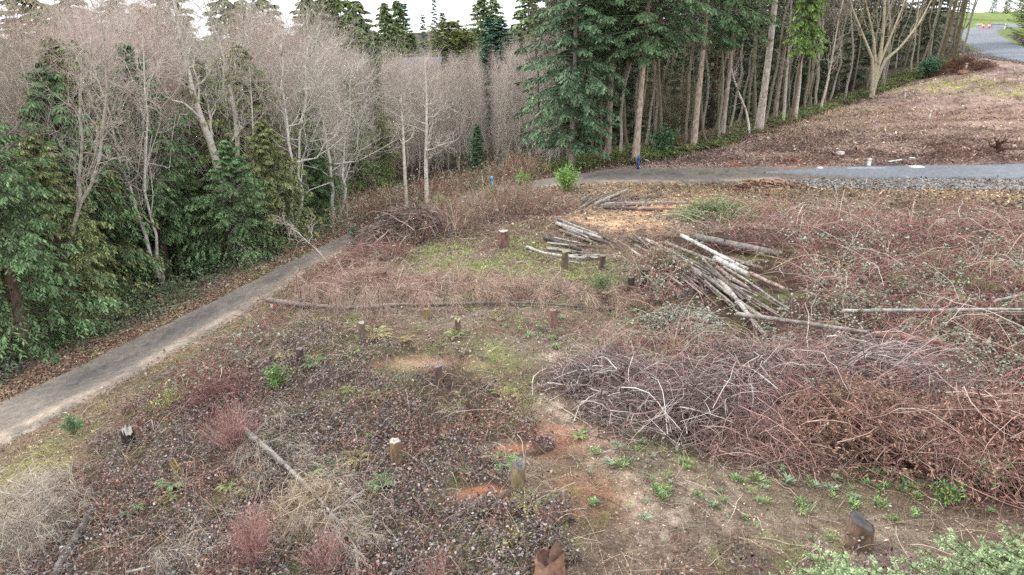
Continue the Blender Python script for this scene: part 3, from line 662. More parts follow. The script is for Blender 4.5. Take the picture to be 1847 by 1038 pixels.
protos['b'] = Pool([conifer(550+i, H=20, R=3.4, t0=.05, nb=90, name='skyline_conifer', lf=(.5, .22), droop=.25, m=4, n2=11, r=.2, lift=.25, hang=.1, leafc=lin(70, 108, 88), tipc=lin(112, 148, 124), deadb=0) for i in range(2)])
protos['s'] = Pool([conifer(560+i, H=20, R=3.6, t0=.05, nb=60, name='skyline_conifer', lf=(.6, .25), droop=.25, m=4, n2=9, r=.16, lift=.05, hang=.1, prof=1.0, leafc=lin(70, 92, 84), tipc=lin(92, 112, 102), deadb=0, sparse=.2) for i in range(1)])
protos['g'] = Pool([conifer(570+i, H=20, R=6.5, t0=.05, nb=120, name='skyline_conifer', lf=(.5, .25), droop=.1, m=5, n2=11, r=.2, lift=.6, hang=.0, prof=.5, leafc=lin(98, 112, 56), tipc=lin(136, 144, 78), deadb=0) for i in range(1)])
LB = {'c': ('olive green feathery conifer on the skyline beyond the alders', 'olive conifers along the skyline'), 'b': ('bluish green conifer on the skyline beyond the alders', 'bluish conifers along the skyline'),
      's': ('narrow spire shaped spruce far off against the white sky', 'far spire shaped spruces on the skyline'), 'g': ('rounded yellow green evergreen on the skyline above the distant roof', 'rounded evergreens above the distant roof')}
for i, (u, vt, D, s, t) in enumerate(FS):
    x = at_y(u, vt, D)[0]; z0 = float(hgt(x, D)); tz = top_z(u, vt, x, D); Hh = max(tz-z0, 7)
    o = protos[t].take(i); place(o, x, D, i, s*(1.75 if t in 'cb' else 1.3), Hh/20, .2); tag(o, LB[t][0], 'tree', LB[t][1])
# trees by the upper road and its lawn
for i, (u, v, Hh, s, t, lab) in enumerate([(1850,82,9,.55,'g','yellow green evergreen bush tree at the right border beside the upper road'),(1846,36,8,.6,'b','dark tree beyond the lawn at the top right corner'),(1728,35,14,.7,'b','dark conifer left of the lawn beyond the upper road'),(1790,20,8,.8,'b','dark conifer on the far side of the small lawn'),(1815,18,9,.6,'c','olive conifer behind the small lawn'),(1880,60,12,.8,'g','rounded evergreen just outside the right border')]):
    p = hpt(u, v); o = protos[t].take(i); place(o, p[0], p[1], i, s, Hh/20, .2); tag(o, lab, 'tree')
for P_ in (ALD, SPR, POLE, FIR, DFIR, CED, *protos.values()): P_.drop_unused()
# ================================================================== UNDERGROWTH AND GROUND COVER (uncountable)
def sector(n, r0, r1, seed, half=47, pw=1.0):
    rg = np.random.default_rng(seed)
    q = rg.random(n)**pw
    r = r0+(r1-r0)*q; t = np.radians(rg.uniform(-half, half, n))
    x = r*np.sin(t); y = r*np.cos(t)
    return rg, x, y
def canes(rg, x, y, L, Hh, rad, base=0.0, k=6, wob=.08, droop=0):
    n = len(x); z = hgt(x, y)+base; az = rg.uniform(0, 6.283, n); q = np.linspace(0, 1, k)
    L = L*rg.uniform(.5, 1.3, n); Hh = Hh*rg.uniform(.25, 1.3, n); tip = rg.uniform(.7, 1.0, n)
    P = np.zeros((n, k, 3))
    P[..., 0] = x[:, None]+np.cos(az)[:, None]*L[:, None]*q; P[..., 1] = y[:, None]+np.sin(az)[:, None]*L[:, None]*q
    P[..., 2] = z[:, None]+Hh[:, None]*4*(q*tip[:, None])*(1-q*tip[:, None])
    P[:, 1:] += np.cumsum(rg.normal(0, 1, (n, k-1, 3)), 1)*wob*L[:, None, None]/k*1.5
    R = (rad*rg.uniform(.6, 1.5, n))[:, None]*(1-.6*q)
    return P, R
def litter(mb, rg, x, y, L, Wd, C, zup=.03, flat=.5, base=0):
    n = len(x); z = hgt(x, y)+rg.uniform(0, zup, n)+base
    D = np.stack([rg.normal(size=n), rg.normal(size=n), rg.normal(0, flat, n)], -1); N = np.stack([rg.normal(0, flat, n), rg.normal(0, flat, n), np.ones(n)], -1)
    leaves(mb, np.stack([x, y, z], -1), D, N, L*rg.uniform(.6, 1.4, n), Wd*rg.uniform(.6, 1.4, n), C)
def pick(rg, cols, n, jit=.25, w=None):
    cols = np.array(cols); i = rg.choice(len(cols), n, p=w); return cols[i]*rg.uniform(1-jit, 1+jit, (n, 1))
def offroad(x, y, t=0.0): return (dist_to(TRACK, x, y) > HW_T+t) & (dist_to(ROAD, x, y) > HW_R+.3+t) & (dist_to(UPROAD, x, y) > HW_U+.5)
RED = lin(158, 112, 102); RED2 = lin(188, 142, 128); BRN = lin(146, 122, 104); TAN = lin(190, 174, 150); GRYC = lin(168, 162, 152)

# --- brambles on the right
mb = MB()
rg, x, y = sector(85000, 11, 52, 21, 47)
m = in_bram(x, y) & offroad(x, y, .3); x, y = x[m], y[m]; n = len(x)
u, v = proj(np.stack([x, y, h0(x, y)], -1))
tn_ = fbm(x, y, 1.5, 44, 3); thick = .03+2.1*smooth(tn_, .28, .78); kp = rg.random(n) < .35+.65*smooth(tn_, .28, .5); x, y, u, v, thick = [a[kp] for a in (x, y, u, v, thick)]; n = len(x)
sc_ = np.clip(np.hypot(x, y)/24, .7, 1.5)
pile = inpoly(u, v, PILE); keep = ~pile | (rg.random(n) < .2); thick = np.where(pile, thick*.15, thick); x, y, u, v, thick, sc_ = [a[keep] for a in (x, y, u, v, thick, sc_)]; n = len(x)
P, R = canes(rg, x, y, 1.1, .5, .0048*sc_, base=thick*rg.uniform(0, .9, n)*.75, k=6, wob=.14)
gr = smooth(blob(u, v, 1380, 700, 300, 60), .2, .6)
zrel = P[:, 2, 2]-hgt(x, y); C = pick(rg, [lin(162, 114, 112), lin(190, 146, 142), BRN, TAN, lin(104, 74, 74), GRYC], n, .3, [.3, .22, .12, .06, .22, .08])
add_tubes(mb, P, R, C, 3)
big = rg.random(n) < .03; Pb, Rb = canes(rg, x[big], y[big], 2.4, .7, .0085*sc_[big], base=thick[big]*.6, k=9, wob=.1)
add_tubes(mb, Pb, Rb, pick(rg, [RED2, TAN, GRYC, lin(200, 160, 150), lin(206, 196, 186)], big.sum(), .15), 4)
brob = mb.build('bramble_canes', M_twig); tag(brob, 'dense tangle of reddish bramble canes covering the right of the clearing', 'brambles', kind='stuff')
mb = MB(); sel = rg.random(n) < .55; Pl = P[sel]; n_l = len(Pl)
ul, vl = u[sel], v[sel]
tt = rg.random((n_l, 5)); b_, T_ = interp(Pl, tt); b_ = b_.reshape(-1, 3); T_ = T_.reshape(-1, 3)
ul = np.repeat(ul, 5); vl = np.repeat(vl, 5)
pr = np.clip(.07+.6*blob(ul, vl, 1600, 560, 420, 95)+.5*blob(ul, vl, 1750, 680, 260, 60)+.5*blob(ul, vl, 1250, 520, 130, 60)+.3*blob(ul, vl, 1500, 640, 300, 40), 0, 1)*smooth(fbm(b_[:, 0], b_[:, 1], 1.4, 51, 3), .32, .62)
mk = rg.random(len(b_)) < pr; b_ = b_[mk]; T_ = T_[mk]
for rep in range(3):
    nn = len(b_); D = nrm(rg.normal(size=(nn, 3))*[1, 1, .4]+[0, 0, -.1]); sz = rg.uniform(.05, .105, nn)*np.clip(np.hypot(b_[:, 0], b_[:, 1])/24, .5, 1.4)
    leaves(mb, b_, D, rg.normal(0, .45, (nn, 3))+[0, 0, 1], sz, sz*.75, pick(rg, [lin(138, 150, 132), lin(104, 122, 96), lin(162, 170, 156), lin(76, 92, 66), lin(120, 100, 92)], nn, .2, [.3, .28, .12, .18, .12]))
sel = (rg.random(n) < np.clip(.005+.13*blob(u, v, 1620, 570, 330, 60)+.16*blob(u, v, 1400, 600, 120, 50)+.6*.2*blob(u, v, 1700, 690, 260, 50), 0, .5)*smooth(fbm(x, y, 1.1, 55, 3), .4, .6))
Pc = P[sel]; cb, _ = interp(Pc, rg.uniform(.2, .8, (len(Pc), 1))); cb = np.repeat(cb[:, 0]+[0, 0, .1], 16, 0); nn = len(cb); q_ = rg.normal(size=(nn, 3))*[.16, .16, .08]; cc_ = np.repeat(pick(rg, [lin(128, 140, 122), lin(104, 122, 96), lin(146, 156, 140)], len(Pc), .15), 16, 0)*rg.uniform(.7, 1.25, (nn, 1))
sz = rg.uniform(.07, .12, nn)*np.clip(cb[:, 1]/24, .5, 1.2); leaves(mb, cb+q_, rg.normal(size=(nn, 3))*[1, 1, .4], rg.normal(0, .35, (nn, 3))+[0, 0, 1], sz, sz*.8, cc_)
mb.build('bramble_leaves', M_leaf); tag(bpy.data.objects['bramble_leaves'], 'greyish green leaves of the brambles on the right', 'brambles', kind='stuff')

# --- bank brambles beside and beyond the track
mb = MB(); ml = MB()
rg, x, y = sector(90000, 12, 60, 22, 47)
b1 = in_bank(x, y); b2 = in_farb(x, y); uu_, vv_ = proj(np.stack([x, y, h0(x, y)], -1)); m = (b1 | b2) & offroad(x, y, .15) & (b2 | (rg.random(len(x)) > .9*blob(uu_, vv_, 725, 432, 75, 34)))
x, y, b1, b2 = x[m], y[m], b1[m], b2[m]; n = len(x)
sc_ = np.clip(np.hypot(x, y)/24, .7, 1.8)
uu_, vv_ = proj(np.stack([x, y, h0(x, y)], -1)); hb = np.where(b2, 1.25, .4+.7*smooth(uu_, 690, 780)*(1-smooth(uu_, 930, 1000)))*(.5+fbm(x, y, 2, 46, 3))
P, R = canes(rg, x, y, 1.2, hb, .0045*sc_, base=rg.uniform(0, .5, n)*hb, k=5)
C = np.where(b2[:, None], pick(rg, [lin(132, 88, 80), BRN, lin(150, 110, 96), TAN], n), pick(rg, [RED, BRN, TAN, GRYC, RED, BRN, lin(120, 98, 92)], n))
add_tubes(mb, P, R, C, 3)
sel = (b2 & (rg.random(n) < .75)) | (~b2 & (rg.random(n) < .18)); b_, _ = interp(P[sel], rg.random((sel.sum(), 4))); b_ = b_.reshape(-1, 3)
mk = rg.random(len(b_)) < smooth(fbm(b_[:, 0], b_[:, 1], 1.5, 53, 3), .3, .5); b_ = b_[mk]; nn = len(b_)
sz = rg.uniform(.07, .13, nn)*1.3
leaves(ml, b_, rg.normal(size=(nn, 3))*[1, 1, .4], rg.normal(0, .4, (nn, 3))+[0, 0, 1], sz, sz*.7, pick(rg, [lin(112, 128, 104), lin(140, 150, 134), lin(84, 104, 74), lin(130, 90, 78)], nn, .2, [.35, .25, .25, .15]))
o = mb.build('bramble_bank', M_twig); tag(o, 'reddish bramble stems along both banks of the track', 'brambles', kind='stuff')
o = ml.build('bank_leaves', M_leaf); tag(o, 'grey green bramble leaves on the bank beyond the track', 'brambles', kind='stuff')

# --- purple grey carpet of withered trailing brambles on the left and in front
mb = MB()
rg, x, y = sector(620000, 8, 34, 23, 50, .85)
m = (in_carp(x, y) | (fbm(x, y, 1.6, 57, 3) > .6) & (y < 24) & (x > -6) & (rng.random(len(x)) < .35)) & offroad(x, y, .8)
pth = proj(np.stack([x, y, h0(x, y)], -1)); m &= ~((rg.random(len(x)) < 1.1*np.maximum(blob(pth[0], pth[1], 850, 893, 60, 11), blob(pth[0], pth[1], 900, 808, 34, 12))))
bf = bare_f(x, y); m &= rg.random(len(x)) > bf
x, y = x[m], y[m]; n = len(x)
uc, vc = proj(np.stack([x, y, h0(x, y)], -1)); thin = np.clip(.85*blob(uc, vc, 720, 650, 110, 45)+.7*blob(uc, vc, 850, 640, 90, 60)+.5*blob(uc, vc, 850, 780, 120, 90)+.7*blob(uc, vc, 120, 850, 170, 50, -20), 0, 1)
dens = smooth(fbm(x, y, .8, 59, 3), .30+.25*thin, .52+.25*thin); m = rg.random(n) < (.12*(1-thin)+.88*dens); x, y = x[m], y[m]; n = len(x)
red = smooth(fbm(x, y, 1.8, 63, 3), .5, .62)
C = pick(rg, [lin(100, 90, 92), lin(130, 118, 120), lin(164, 154, 154), lin(58, 48, 50), lin(106, 116, 92)], n, .25, [.3, .24, .14, .2, .12])
Cr = pick(rg, [lin(124, 88, 82), lin(142, 104, 94), lin(104, 74, 72), lin(164, 128, 110)], n, .2)
mk = (rg.random(n) < .12+.5*red)[:, None]; C = np.where(mk, Cr, C)
lsz = np.minimum(np.exp(rg.normal(0, .36, n)), 1.5); litter(mb, rg, x, y, .052*lsz, .036*lsz, C, .36, .75)
o = mb.build('withered_carpet', M_dead); tag(o, 'purple grey carpet of withered trailing leaves covering the left of the clearing', 'ground cover', kind='stuff')
# --- thin stems lying through it
mb = MB()
rg, x, y = sector(66000, 8, 46, 24, 48)
m = offroad(x, y, .7) & ~in_bram(x, y) & ((y < 40)); x, y = x[m], y[m]; n = len(x)
cp_ = in_carp(x, y); keep = rg.random(n) < np.where(cp_, .9, .45)*(1-.85*bare_f(x, y)); x, y, cp_ = x[keep], y[keep], cp_[keep]; n = len(x)
P, R = canes(rg, x, y, .8*np.exp(rg.normal(0, .35, n)), np.where(cp_, .3, .08), .0036*np.clip(np.hypot(x, y)/18, .8, 1.8)*np.exp(rg.normal(0, .35, n)), base=.01, k=5, wob=.14)
add_tubes(mb, P, R, pick(rg, [RED, BRN, TAN, GRYC, lin(100, 84, 74), lin(206, 194, 174)], n, .3, [.12, .26, .16, .14, .26, .06]), 3)
o = mb.build('stem_litter', M_twig); tag(o, 'thin dry stems and twigs strewn over the clearing floor', 'litter', kind='stuff')
# --- crumbs of bark, leaves and soil everywhere on open ground, verge leaves
mb = MB()
rg, x, y = sector(420000, 8, 62, 25, 48, .9)
us_, vs_ = proj(np.stack([x, y, h0(x, y)], -1)); saw = np.maximum(blob(us_, vs_, 1200, 374, 80, 13, -12), blob(us_, vs_, 1115, 402, 85, 12, 5)); m = offroad(x, y, -.25) & ~in_bram(x, y) & ~in_carp(x, y) & (rg.random(len(x)) > .6*saw); x, y = x[m], y[m]; n = len(x)
sc_ = np.clip(np.hypot(x, y)/20, .7, 2.2)
C = pick(rg, [lin(104, 88, 84), lin(136, 116, 110), lin(76, 62, 60), lin(180, 162, 150), lin(146, 108, 98)], n, .2, [.28, .22, .28, .12, .1])
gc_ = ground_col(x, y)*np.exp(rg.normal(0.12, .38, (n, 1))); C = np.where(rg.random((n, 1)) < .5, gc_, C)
sc_ = sc_*np.exp(rg.normal(0, .4, n)); litter(mb, rg, x, y, .048*sc_, .026*sc_, C, .07, .6)
o = mb.build('leaf_litter', M_dead); tag(o, 'brown crumbs of bark and dead leaves on bare ground', 'litter', kind='stuff')
# --- grass
mb = MB()
rg, x, y = sector(620000, 8, 75, 26, 48, .9)
gf = 1.6*(1-.8*bare_f(x, y))*green_f(x, y)*smooth(fbm(x, y, .8, 77, 3), .34, .5); ms = moss_f(x, y)
u, v = proj(np.stack([x, y, h0(x, y)], -1))
hillg = 1.6*np.maximum(blob(u, v, 1710, 152, 90, 12, -5), .8*blob(u, v, 1840, 165, 60, 8))*smooth(fbm(x, y, 2, 79, 3), .45, .6)
straw = .7*np.maximum.reduce([blob(u, v, 1150, 338, 160, 14), blob(u, v, 1300, 352, 250, 12), blob(u, v, 1700, 356, 260, 10), blob(u, v, 960, 350, 90, 22), .5*blob(u, v, 1300, 210, 400, 60)])
vg = .4*(1-smooth(np.abs(dist_to(TRACK, x, y)-HW_T-.7), .3, .9))*(y < 36)
pr = np.clip(np.maximum.reduce([gf*.9, ms*.75, hillg, straw, vg]), 0, 1)
m = (rg.random(len(x)) < pr) & offroad(x, y, 0) & ~((in_bram(x, y)) & (rg.random(len(x)) < .97))
x, y, gf, ms, straw, hillg, vg = [a[m] for a in (x, y, gf, ms, straw, hillg, vg)]; n = len(x); ms = ms*(rg.random(n) < .7)
C = pick(rg, [lin(150, 172, 92), lin(132, 172, 92), lin(174, 194, 112), lin(152, 150, 100)], n, .2)
Cm = pick(rg, [lin(158, 148, 100), lin(170, 162, 104), lin(172, 156, 126), lin(140, 126, 98)], n, .15)
Cs = pick(rg, [lin(196, 176, 146), lin(176, 150, 122), lin(164, 132, 112), lin(150, 146, 100)], n, .15)
C = np.where((straw > gf)[:, None] | (vg > gf)[:, None], Cs, C); C = np.where(((ms > .3) & (rg.random(n) < .8))[:, None], Cm, C)
sc_ = np.clip(np.hypot(x, y)/20, .7, 3.6); D = np.stack([rg.normal(0, .6, n), rg.normal(0, .6, n), rg.uniform(.35, 1, n)], -1)
hh = np.where(ms > .3, .04, .085)*rg.uniform(.5, 1.5, n)*sc_
leaves(mb, np.stack([x, y, hgt(x, y)-.01], -1), D, rg.normal(size=(n, 3)), hh, .016*sc_*rg.uniform(.6, 1.4, n), C, .35)
o = mb.build('grass', M_leaf); tag(o, 'short green and straw coloured grass in patches', 'grass', kind='stuff')
# --- forest edge: low dark shrubs, salal and ferns beyond the track, and dead leaves on the verge
mb = MB()
rg = np.random.default_rng(27)
tn = nrm(np.gradient(TRACK, axis=0)); side = np.stack([-tn[:, 1], tn[:, 0]], -1)
i = rg.integers(0, 135, 42000); off = HW_T+.1+rg.random(42000)**.8*6.0
sg = 1.0 if True else -1
xy = TRACK[i]+side[i]*off[:, None]*sg+rg.normal(0, .15, (42000, 2)); x, y = xy.T
den = smooth(fbm(x, y, 2.0, 81, 3), .3, .5)*smooth(off, HW_T+.7, HW_T+1.6)
lowm = rg.random(42000) < den; x1, y1 = x[lowm], y[lowm]; n = len(x1)
hh = smooth(off[lowm], HW_T+.5, HW_T+3.5)*.9*(.4+fbm(x1, y1, 1.2, 83, 3))
b_ = np.stack([x1, y1, hgt(x1, y1)+hh*rg.random(n)], -1); sz = rg.uniform(.08, .16, n)
leaves(mb, b_, rg.normal(size=(n, 3))*[1, 1, .5], rg.normal(0, .5, (n, 3))+[0, 0, 1], sz, sz*.6, pick(rg, [lin(74, 96, 66), lin(98, 118, 88), lin(126, 140, 118), lin(110, 92, 76), lin(58, 74, 48)], n, .2))
o = mb.build('undergrowth', M_leaf); tag(o, 'low dark leafy undergrowth along the wood edge beyond the track', 'undergrowth', kind='stuff')
mb = MB(); vm = (off < HW_T+1.3); x2, y2 = x[vm], y[vm]
litter(mb, rg, np.tile(x2, 3)+rg.normal(0, .2, 3*len(x2)), np.tile(y2, 3)+rg.normal(0, .2, 3*len(x2)), .10, .08, pick(rg, [lin(146, 116, 96), lin(120, 88, 74), lin(172, 146, 122), lin(100, 76, 66)], 3*len(x2), .2), .04, .3)
o = mb.build('verge_leaves', M_dead); tag(o, 'fallen brown leaves along the far verge of the track', 'litter', kind='stuff')
# wood edge under the firs and along the slope: ferns, twigs, logs
mb = MB()
uu = rg.uniform(985, 1740, 9000); vv = np.interp(uu, TL[0], TL[1])
W = hit(uu, vv+2); k = 1+rg.random(9000)**1.5*.10; x, y = W[:, 0]*k, W[:, 1]*k
m = offroad(x, y, .2); x, y = x[m], y[m]; n = len(x)
P, R = canes(rg, x, y, 1.0, .4, .010, base=0, k=5)
gm = rg.random(n) < .5*smooth(fbm(x, y, 3, 85, 3), .4, .55)+.1
add_tubes(mb, P, R, np.where(gm[:, None], pick(rg, [lin(96, 116, 72), lin(120, 136, 86)], n), pick(rg, [lin(104, 86, 74), BRN, lin(80, 66, 56)], n)), 3)
b_, _ = interp(P[gm], rg.random((gm.sum(), 10))); b_ = b_.reshape(-1, 3); nn = len(b_)
leaves(mb, b_, rg.normal(size=(nn, 3))*[1, 1, .5], rg.normal(0, .5, (nn, 3))+[0, 0, 1], np.full(nn, .22), np.full(nn, .07), pick(rg, [lin(94, 118, 66), lin(120, 142, 86), lin(140, 146, 96)], nn, .2))
o = mb.build('slope_undergrowth', M_twig); tag(o, 'ferns and dead twigs at the foot of the wood along the slope', 'undergrowth', kind='stuff')
# slope rubble: clods
mb = MB()
rg, x, y = sector(90000, 44, 95, 28, 42); m = (x > 4) & offroad(x, y, .3)
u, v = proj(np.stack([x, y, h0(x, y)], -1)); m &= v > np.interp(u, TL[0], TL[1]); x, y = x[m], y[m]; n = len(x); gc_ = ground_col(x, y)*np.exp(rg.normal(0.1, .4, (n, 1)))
litter(mb, rg, x, y, .2*np.exp(rg.normal(0, .4, n)), .1, gc_, .07, .45)
o = mb.build('slope_litter', M_dead); tag(o, 'clods and bark litter over the red brown slope', 'litter', kind='stuff')
# gravel shoulder in front of the asphalt road
def rocks(mb, rg, x, y, s, C, z=None):
    n = len(x); z = hgt(x, y) if z is None else z
    o8 = np.array([[-1,-1,-.6],[1,-1,-.6],[1,1,-.6],[-1,1,-.6],[-.7,-.7,.7],[.7,-.7,.7],[.7,.7,.7],[-.7,.7,.7]])*.5
    a = rg.uniform(0, 6.28, n); V = o8[None]*(1+rg.normal(0, .2, (n, 8, 3)))*s[:, None, None]
    X_ = V[..., 0]*np.cos(a)[:, None]-V[..., 1]*np.sin(a)[:, None]; Y_ = V[..., 0]*np.sin(a)[:, None]+V[..., 1]*np.cos(a)[:, None]
    V = np.stack([X_+x[:, None], Y_+y[:, None], V[..., 2]+z[:, None]+s[:, None]*.2], -1)
    f = np.array([[4,5,6,7],[0,1,5,4],[1,2,6,5],[2,3,7,6],[3,0,4,7]])
    mb.add(V.reshape(-1, 3), (f[None]+np.arange(n)[:, None, None]*8).reshape(-1, 4), np.repeat(C, 8, 0))
mb = MB(); rg = np.random.default_rng(29)
uu = rg.uniform(1385, 2050, 9000); vv = 323+rg.beta(1.4, 1.6, 9000)*19*smooth(uu, 1380, 1500)
W = hit(uu, vv); n = len(W); ok = offroad(W[:, 0], W[:, 1], .0); W = W[ok]; n = len(W)
rocks(mb, rg, W[:, 0], W[:, 1], rg.uniform(.06, .16, n), pick(rg, [lin(126, 124, 124), lin(150, 148, 146), lin(100, 98, 100), lin(180, 178, 174)], n, .1))
o = mb.build('gravel', M_stone); tag(o, 'grey crushed gravel along the near edge of the asphalt road', 'gravel', kind='stuff')
mb = MB(); uu = rg.uniform(0, 1, 5000); i = (uu*(len(UPROAD)-30)).astype(int); t_ = nrm(np.gradient(UPROAD, axis=0)); sd = np.stack([-t_[:, 1], t_[:, 0]], -1)
for sgn in (1, -1):
    xy = UPROAD[i]+sd[i]*sgn*(HW_U+.6+rg.random(5000)*1.5)[:, None]; rocks(mb, rg, xy[:, 0], xy[:, 1], rg.uniform(.1, .25, 5000), pick(rg, [lin(110, 106, 106), lin(140, 134, 132), lin(90, 84, 82)], 5000, .1))
o = mb.build('road_edge_gravel', M_stone); tag(o, 'dark gravel banked along the upper road', 'gravel', kind='stuff')
# ================================================================== THINGS IN THE CLEARING
def desat(c, k=.4):
    g = float(np.mean(c)); return np.asarray(c)*(1-k)+g*k
def stump(u, v, wpx, hpx, lab, col=lin(122, 92, 80), top=lin(176, 158, 140), seed=0, tilt=(0, 0), jag=0.02, flare=1.25, m=None, name='tree_stump', cat='stump', hollow=False, slope=0):
    col = desat(col, .3); top = desat(top)*.8; rg = np.random.default_rng(seed+1000); p = hpt(u, v); d = depth(p); r = wpx*d/FP/2; Hh = hpx*d/FP/math.cos(PITCH+math.atan((v-519)/FP))*.95
    n = 20; kk = 9; an = np.arange(n)*2*math.pi/n
    lob = 1+.10*np.sin(an*3+seed)+.06*np.sin(an*5+seed*2)
    rings = []
    for i in range(kk):
        q = i/(kk-1); rr_ = r*(1+(flare-1)*(1-q)**3+.12*(1-q)*(lob-1)*3)*(1+.03*rg.normal(size=n))
        z = -.12+(Hh+.12)*q+(rg.normal(0, jag*.6, n)+slope*np.cos(an+seed)*r if i == kk-1 else 0)
        rings.append(np.stack([rr_*np.cos(an)*lob+tilt[0]*q*Hh, rr_*np.sin(an)*lob+tilt[1]*q*Hh, z*np.ones(n)], -1))
    V = np.array(rings); mb = MB()
    i, j = np.meshgrid(np.arange(kk-1), np.arange(n), indexing='ij')
    F = np.stack([i*n+j, i*n+(j+1) % n, (i+1)*n+(j+1) % n, (i+1)*n+j], -1).reshape(-1, 4)
    mb.add(V.reshape(-1, 3), F, np.repeat(col[None]*rg.uniform(.8, 1.2, (kk*n, 1)), 1, 0))
    o = mb.build(name, m or M_bark, None, True); o.location = p
    mc = MB(); tr = V[-1]; c = tr.mean(0)
    if hollow: c = c-[0, 0, Hh*.6]
    inner = c+(tr-c)*.8+[0, 0, .004 if not hollow else -.02]; mid = c+(tr-c)*.4+[0, 0, .006 if not hollow else 0]
    allr = np.concatenate([tr, inner, mid]); 
    F = np.array([[a*n+q, a*n+(q+1) % n, (a+1)*n+(q+1) % n, (a+1)*n+q] for a in range(2) for q in range(n)])
    CC = np.concatenate([np.tile(top*.6, (n, 1)), np.tile(top, (n, 1)), np.tile(top*.85, (n, 1))])
    mc.add(allr, F, CC); cap(mc, c+[0, 0, .006 if not hollow else 0], None, mid, top*.7)
    mc.build('cut_face', M_cut, o)
    tag(o, lab, cat); return o
RB = lin(128, 92, 80); GB = lin(116, 104, 96); MO = lin(128, 116, 62)
ST = [(908,444,17,30,'tall reddish brown stump with moss at its foot, at the top of the green clearing',RB,lin(206,190,176)),
 (838,409,9,13,'small stump near the bramble bank, left of the tall reddish stump',GB,lin(180,150,130)),
 (1018,481,11,30,'slim stump standing in front of the curved pale logs',lin(108,96,76),lin(170,160,110)),
 (1086,484,11,26,'slim dark stump right of the one in front of the curved logs',lin(98,80,72),lin(150,134,118)),
 (1141,532,11,32,'leaning dark stump left of the bramble clump by the log pile',lin(72,60,56),lin(130,120,108)),
 (1090,548,11,22,'dark stump among grass just above the thin end of the fallen tree',lin(86,68,62),lin(150,134,118)),
 (1006,532,8,12,'tiny stump in the grass right above the fallen trunk',lin(110,84,72),lin(160,140,120)),
 (997,590,14,30,'red brown stump half hidden below the thin end of the fallen tree',lin(138,100,88),lin(160,130,110)),
 (769,572,10,18,'small mossy yellow stump touching the middle of the fallen trunk',lin(140,122,58),lin(180,130,96)),
 (826,600,11,26,'stump with torn pale wood and a fern at its foot',lin(120,96,76),lin(214,196,150)),
 (655,620,12,38,'slender stump with pale cut top beside a big fern',lin(130,104,88),lin(186,176,160)),
 (544,660,12,32,'dark stump right of the round green shrub, with a fern beside it',lin(96,76,70),lin(140,120,110)),
 (563,716,9,28,'thin weathered stump in the purple ground cover left of the clearing',lin(112,92,84),lin(130,116,106)),
 (791,690,12,34,'brown stump standing alone in the middle of the ground cover',lin(112,86,78),lin(150,130,120)),
 (715,838,19,44,'yellowish brown stump with a dark hollow in its pale top',lin(140,112,72),lin(196,184,168)),
 (935,890,24,52,'mossy yellow brown stump with a grey broken top near the bottom centre',lin(138,122,76),lin(140,134,132)),
 (1547,972,44,38,'broad stump with dark slanted cut face at the lower right',lin(126,98,78),lin(92,88,88)),
 (236,808,20,26,'charred dark stump with a pale rim above the left moss',lin(58,52,54),lin(184,174,162)),
 (690,512,16,22,'reddish stump in dry brambles left of the arching dead branches',lin(120,84,74),lin(130,100,88)),
 (1200,476,14,22,'reddish stump behind the bramble clump by the log pile',lin(124,88,80),lin(150,120,104)),
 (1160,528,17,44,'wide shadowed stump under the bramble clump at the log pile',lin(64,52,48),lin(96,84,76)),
 (1757,124,10,6,'low sawn stump at the corner of the upper road',lin(130,96,74),lin(190,140,96)),
 (290,546,8,16,'short orange brown stump at the far verge of the track',lin(170,128,86),lin(190,150,110))]
for i, s_ in enumerate(ST):
    u, v, wp, hp, lab, col, top = s_
    kw = {}
    if u == 1547: kw = dict(flare=1.35, slope=.5)
    if u in (826, 935, 236): kw = dict(jag=.12)
    if u == 1141: kw = dict(tilt=(-.15, .1))
    stump(u, v, wp, hp, lab, col, top, seed=i, **kw)
stump(990, 1050, 50, 44, 'rotten orange hollow stump cut off by the bottom edge', lin(150, 108, 82), lin(130, 88, 66), 40, hollow=True, jag=.14, flare=1.5, m=M_cut)
# torn snags
def snag(u, v, L, dirx, lab, col, seed):
    rg = np.random.default_rng(seed); p = hpt(u, v); mb = MB()
    for q in range(7):
        a = rg.uniform(0, 6.28); b = np.array([.07*math.cos(a), .07*math.sin(a), -.05]); l_ = L*rg.uniform(.5, 1)
        k = 5; s = np.linspace(0, 1, k)[:, None]; P = b+s*np.array([dirx+rg.normal(0, .06), rg.normal(0, .06), 1])*l_
        add_tubes(mb, P, .05*(1-.8*s[:, 0]), col*rg.uniform(.7, 1.3), 5)
    o = mb.build('splintered_snag', M_cut); o.location = p; tag(o, lab, 'snag')
snag(328, 858, .62, -.35, 'split leaning snag of yellow white wood on the left slope', lin(168, 150, 92), 3)
snag(858, 752, .6, -.3, 'dark splintered snag leaning left of the grassy path', lin(96, 72, 60), 4)
snag(1030, 300, .35, 0, 'short broken stub at the foot of the broad fir', lin(150, 140, 130), 5)

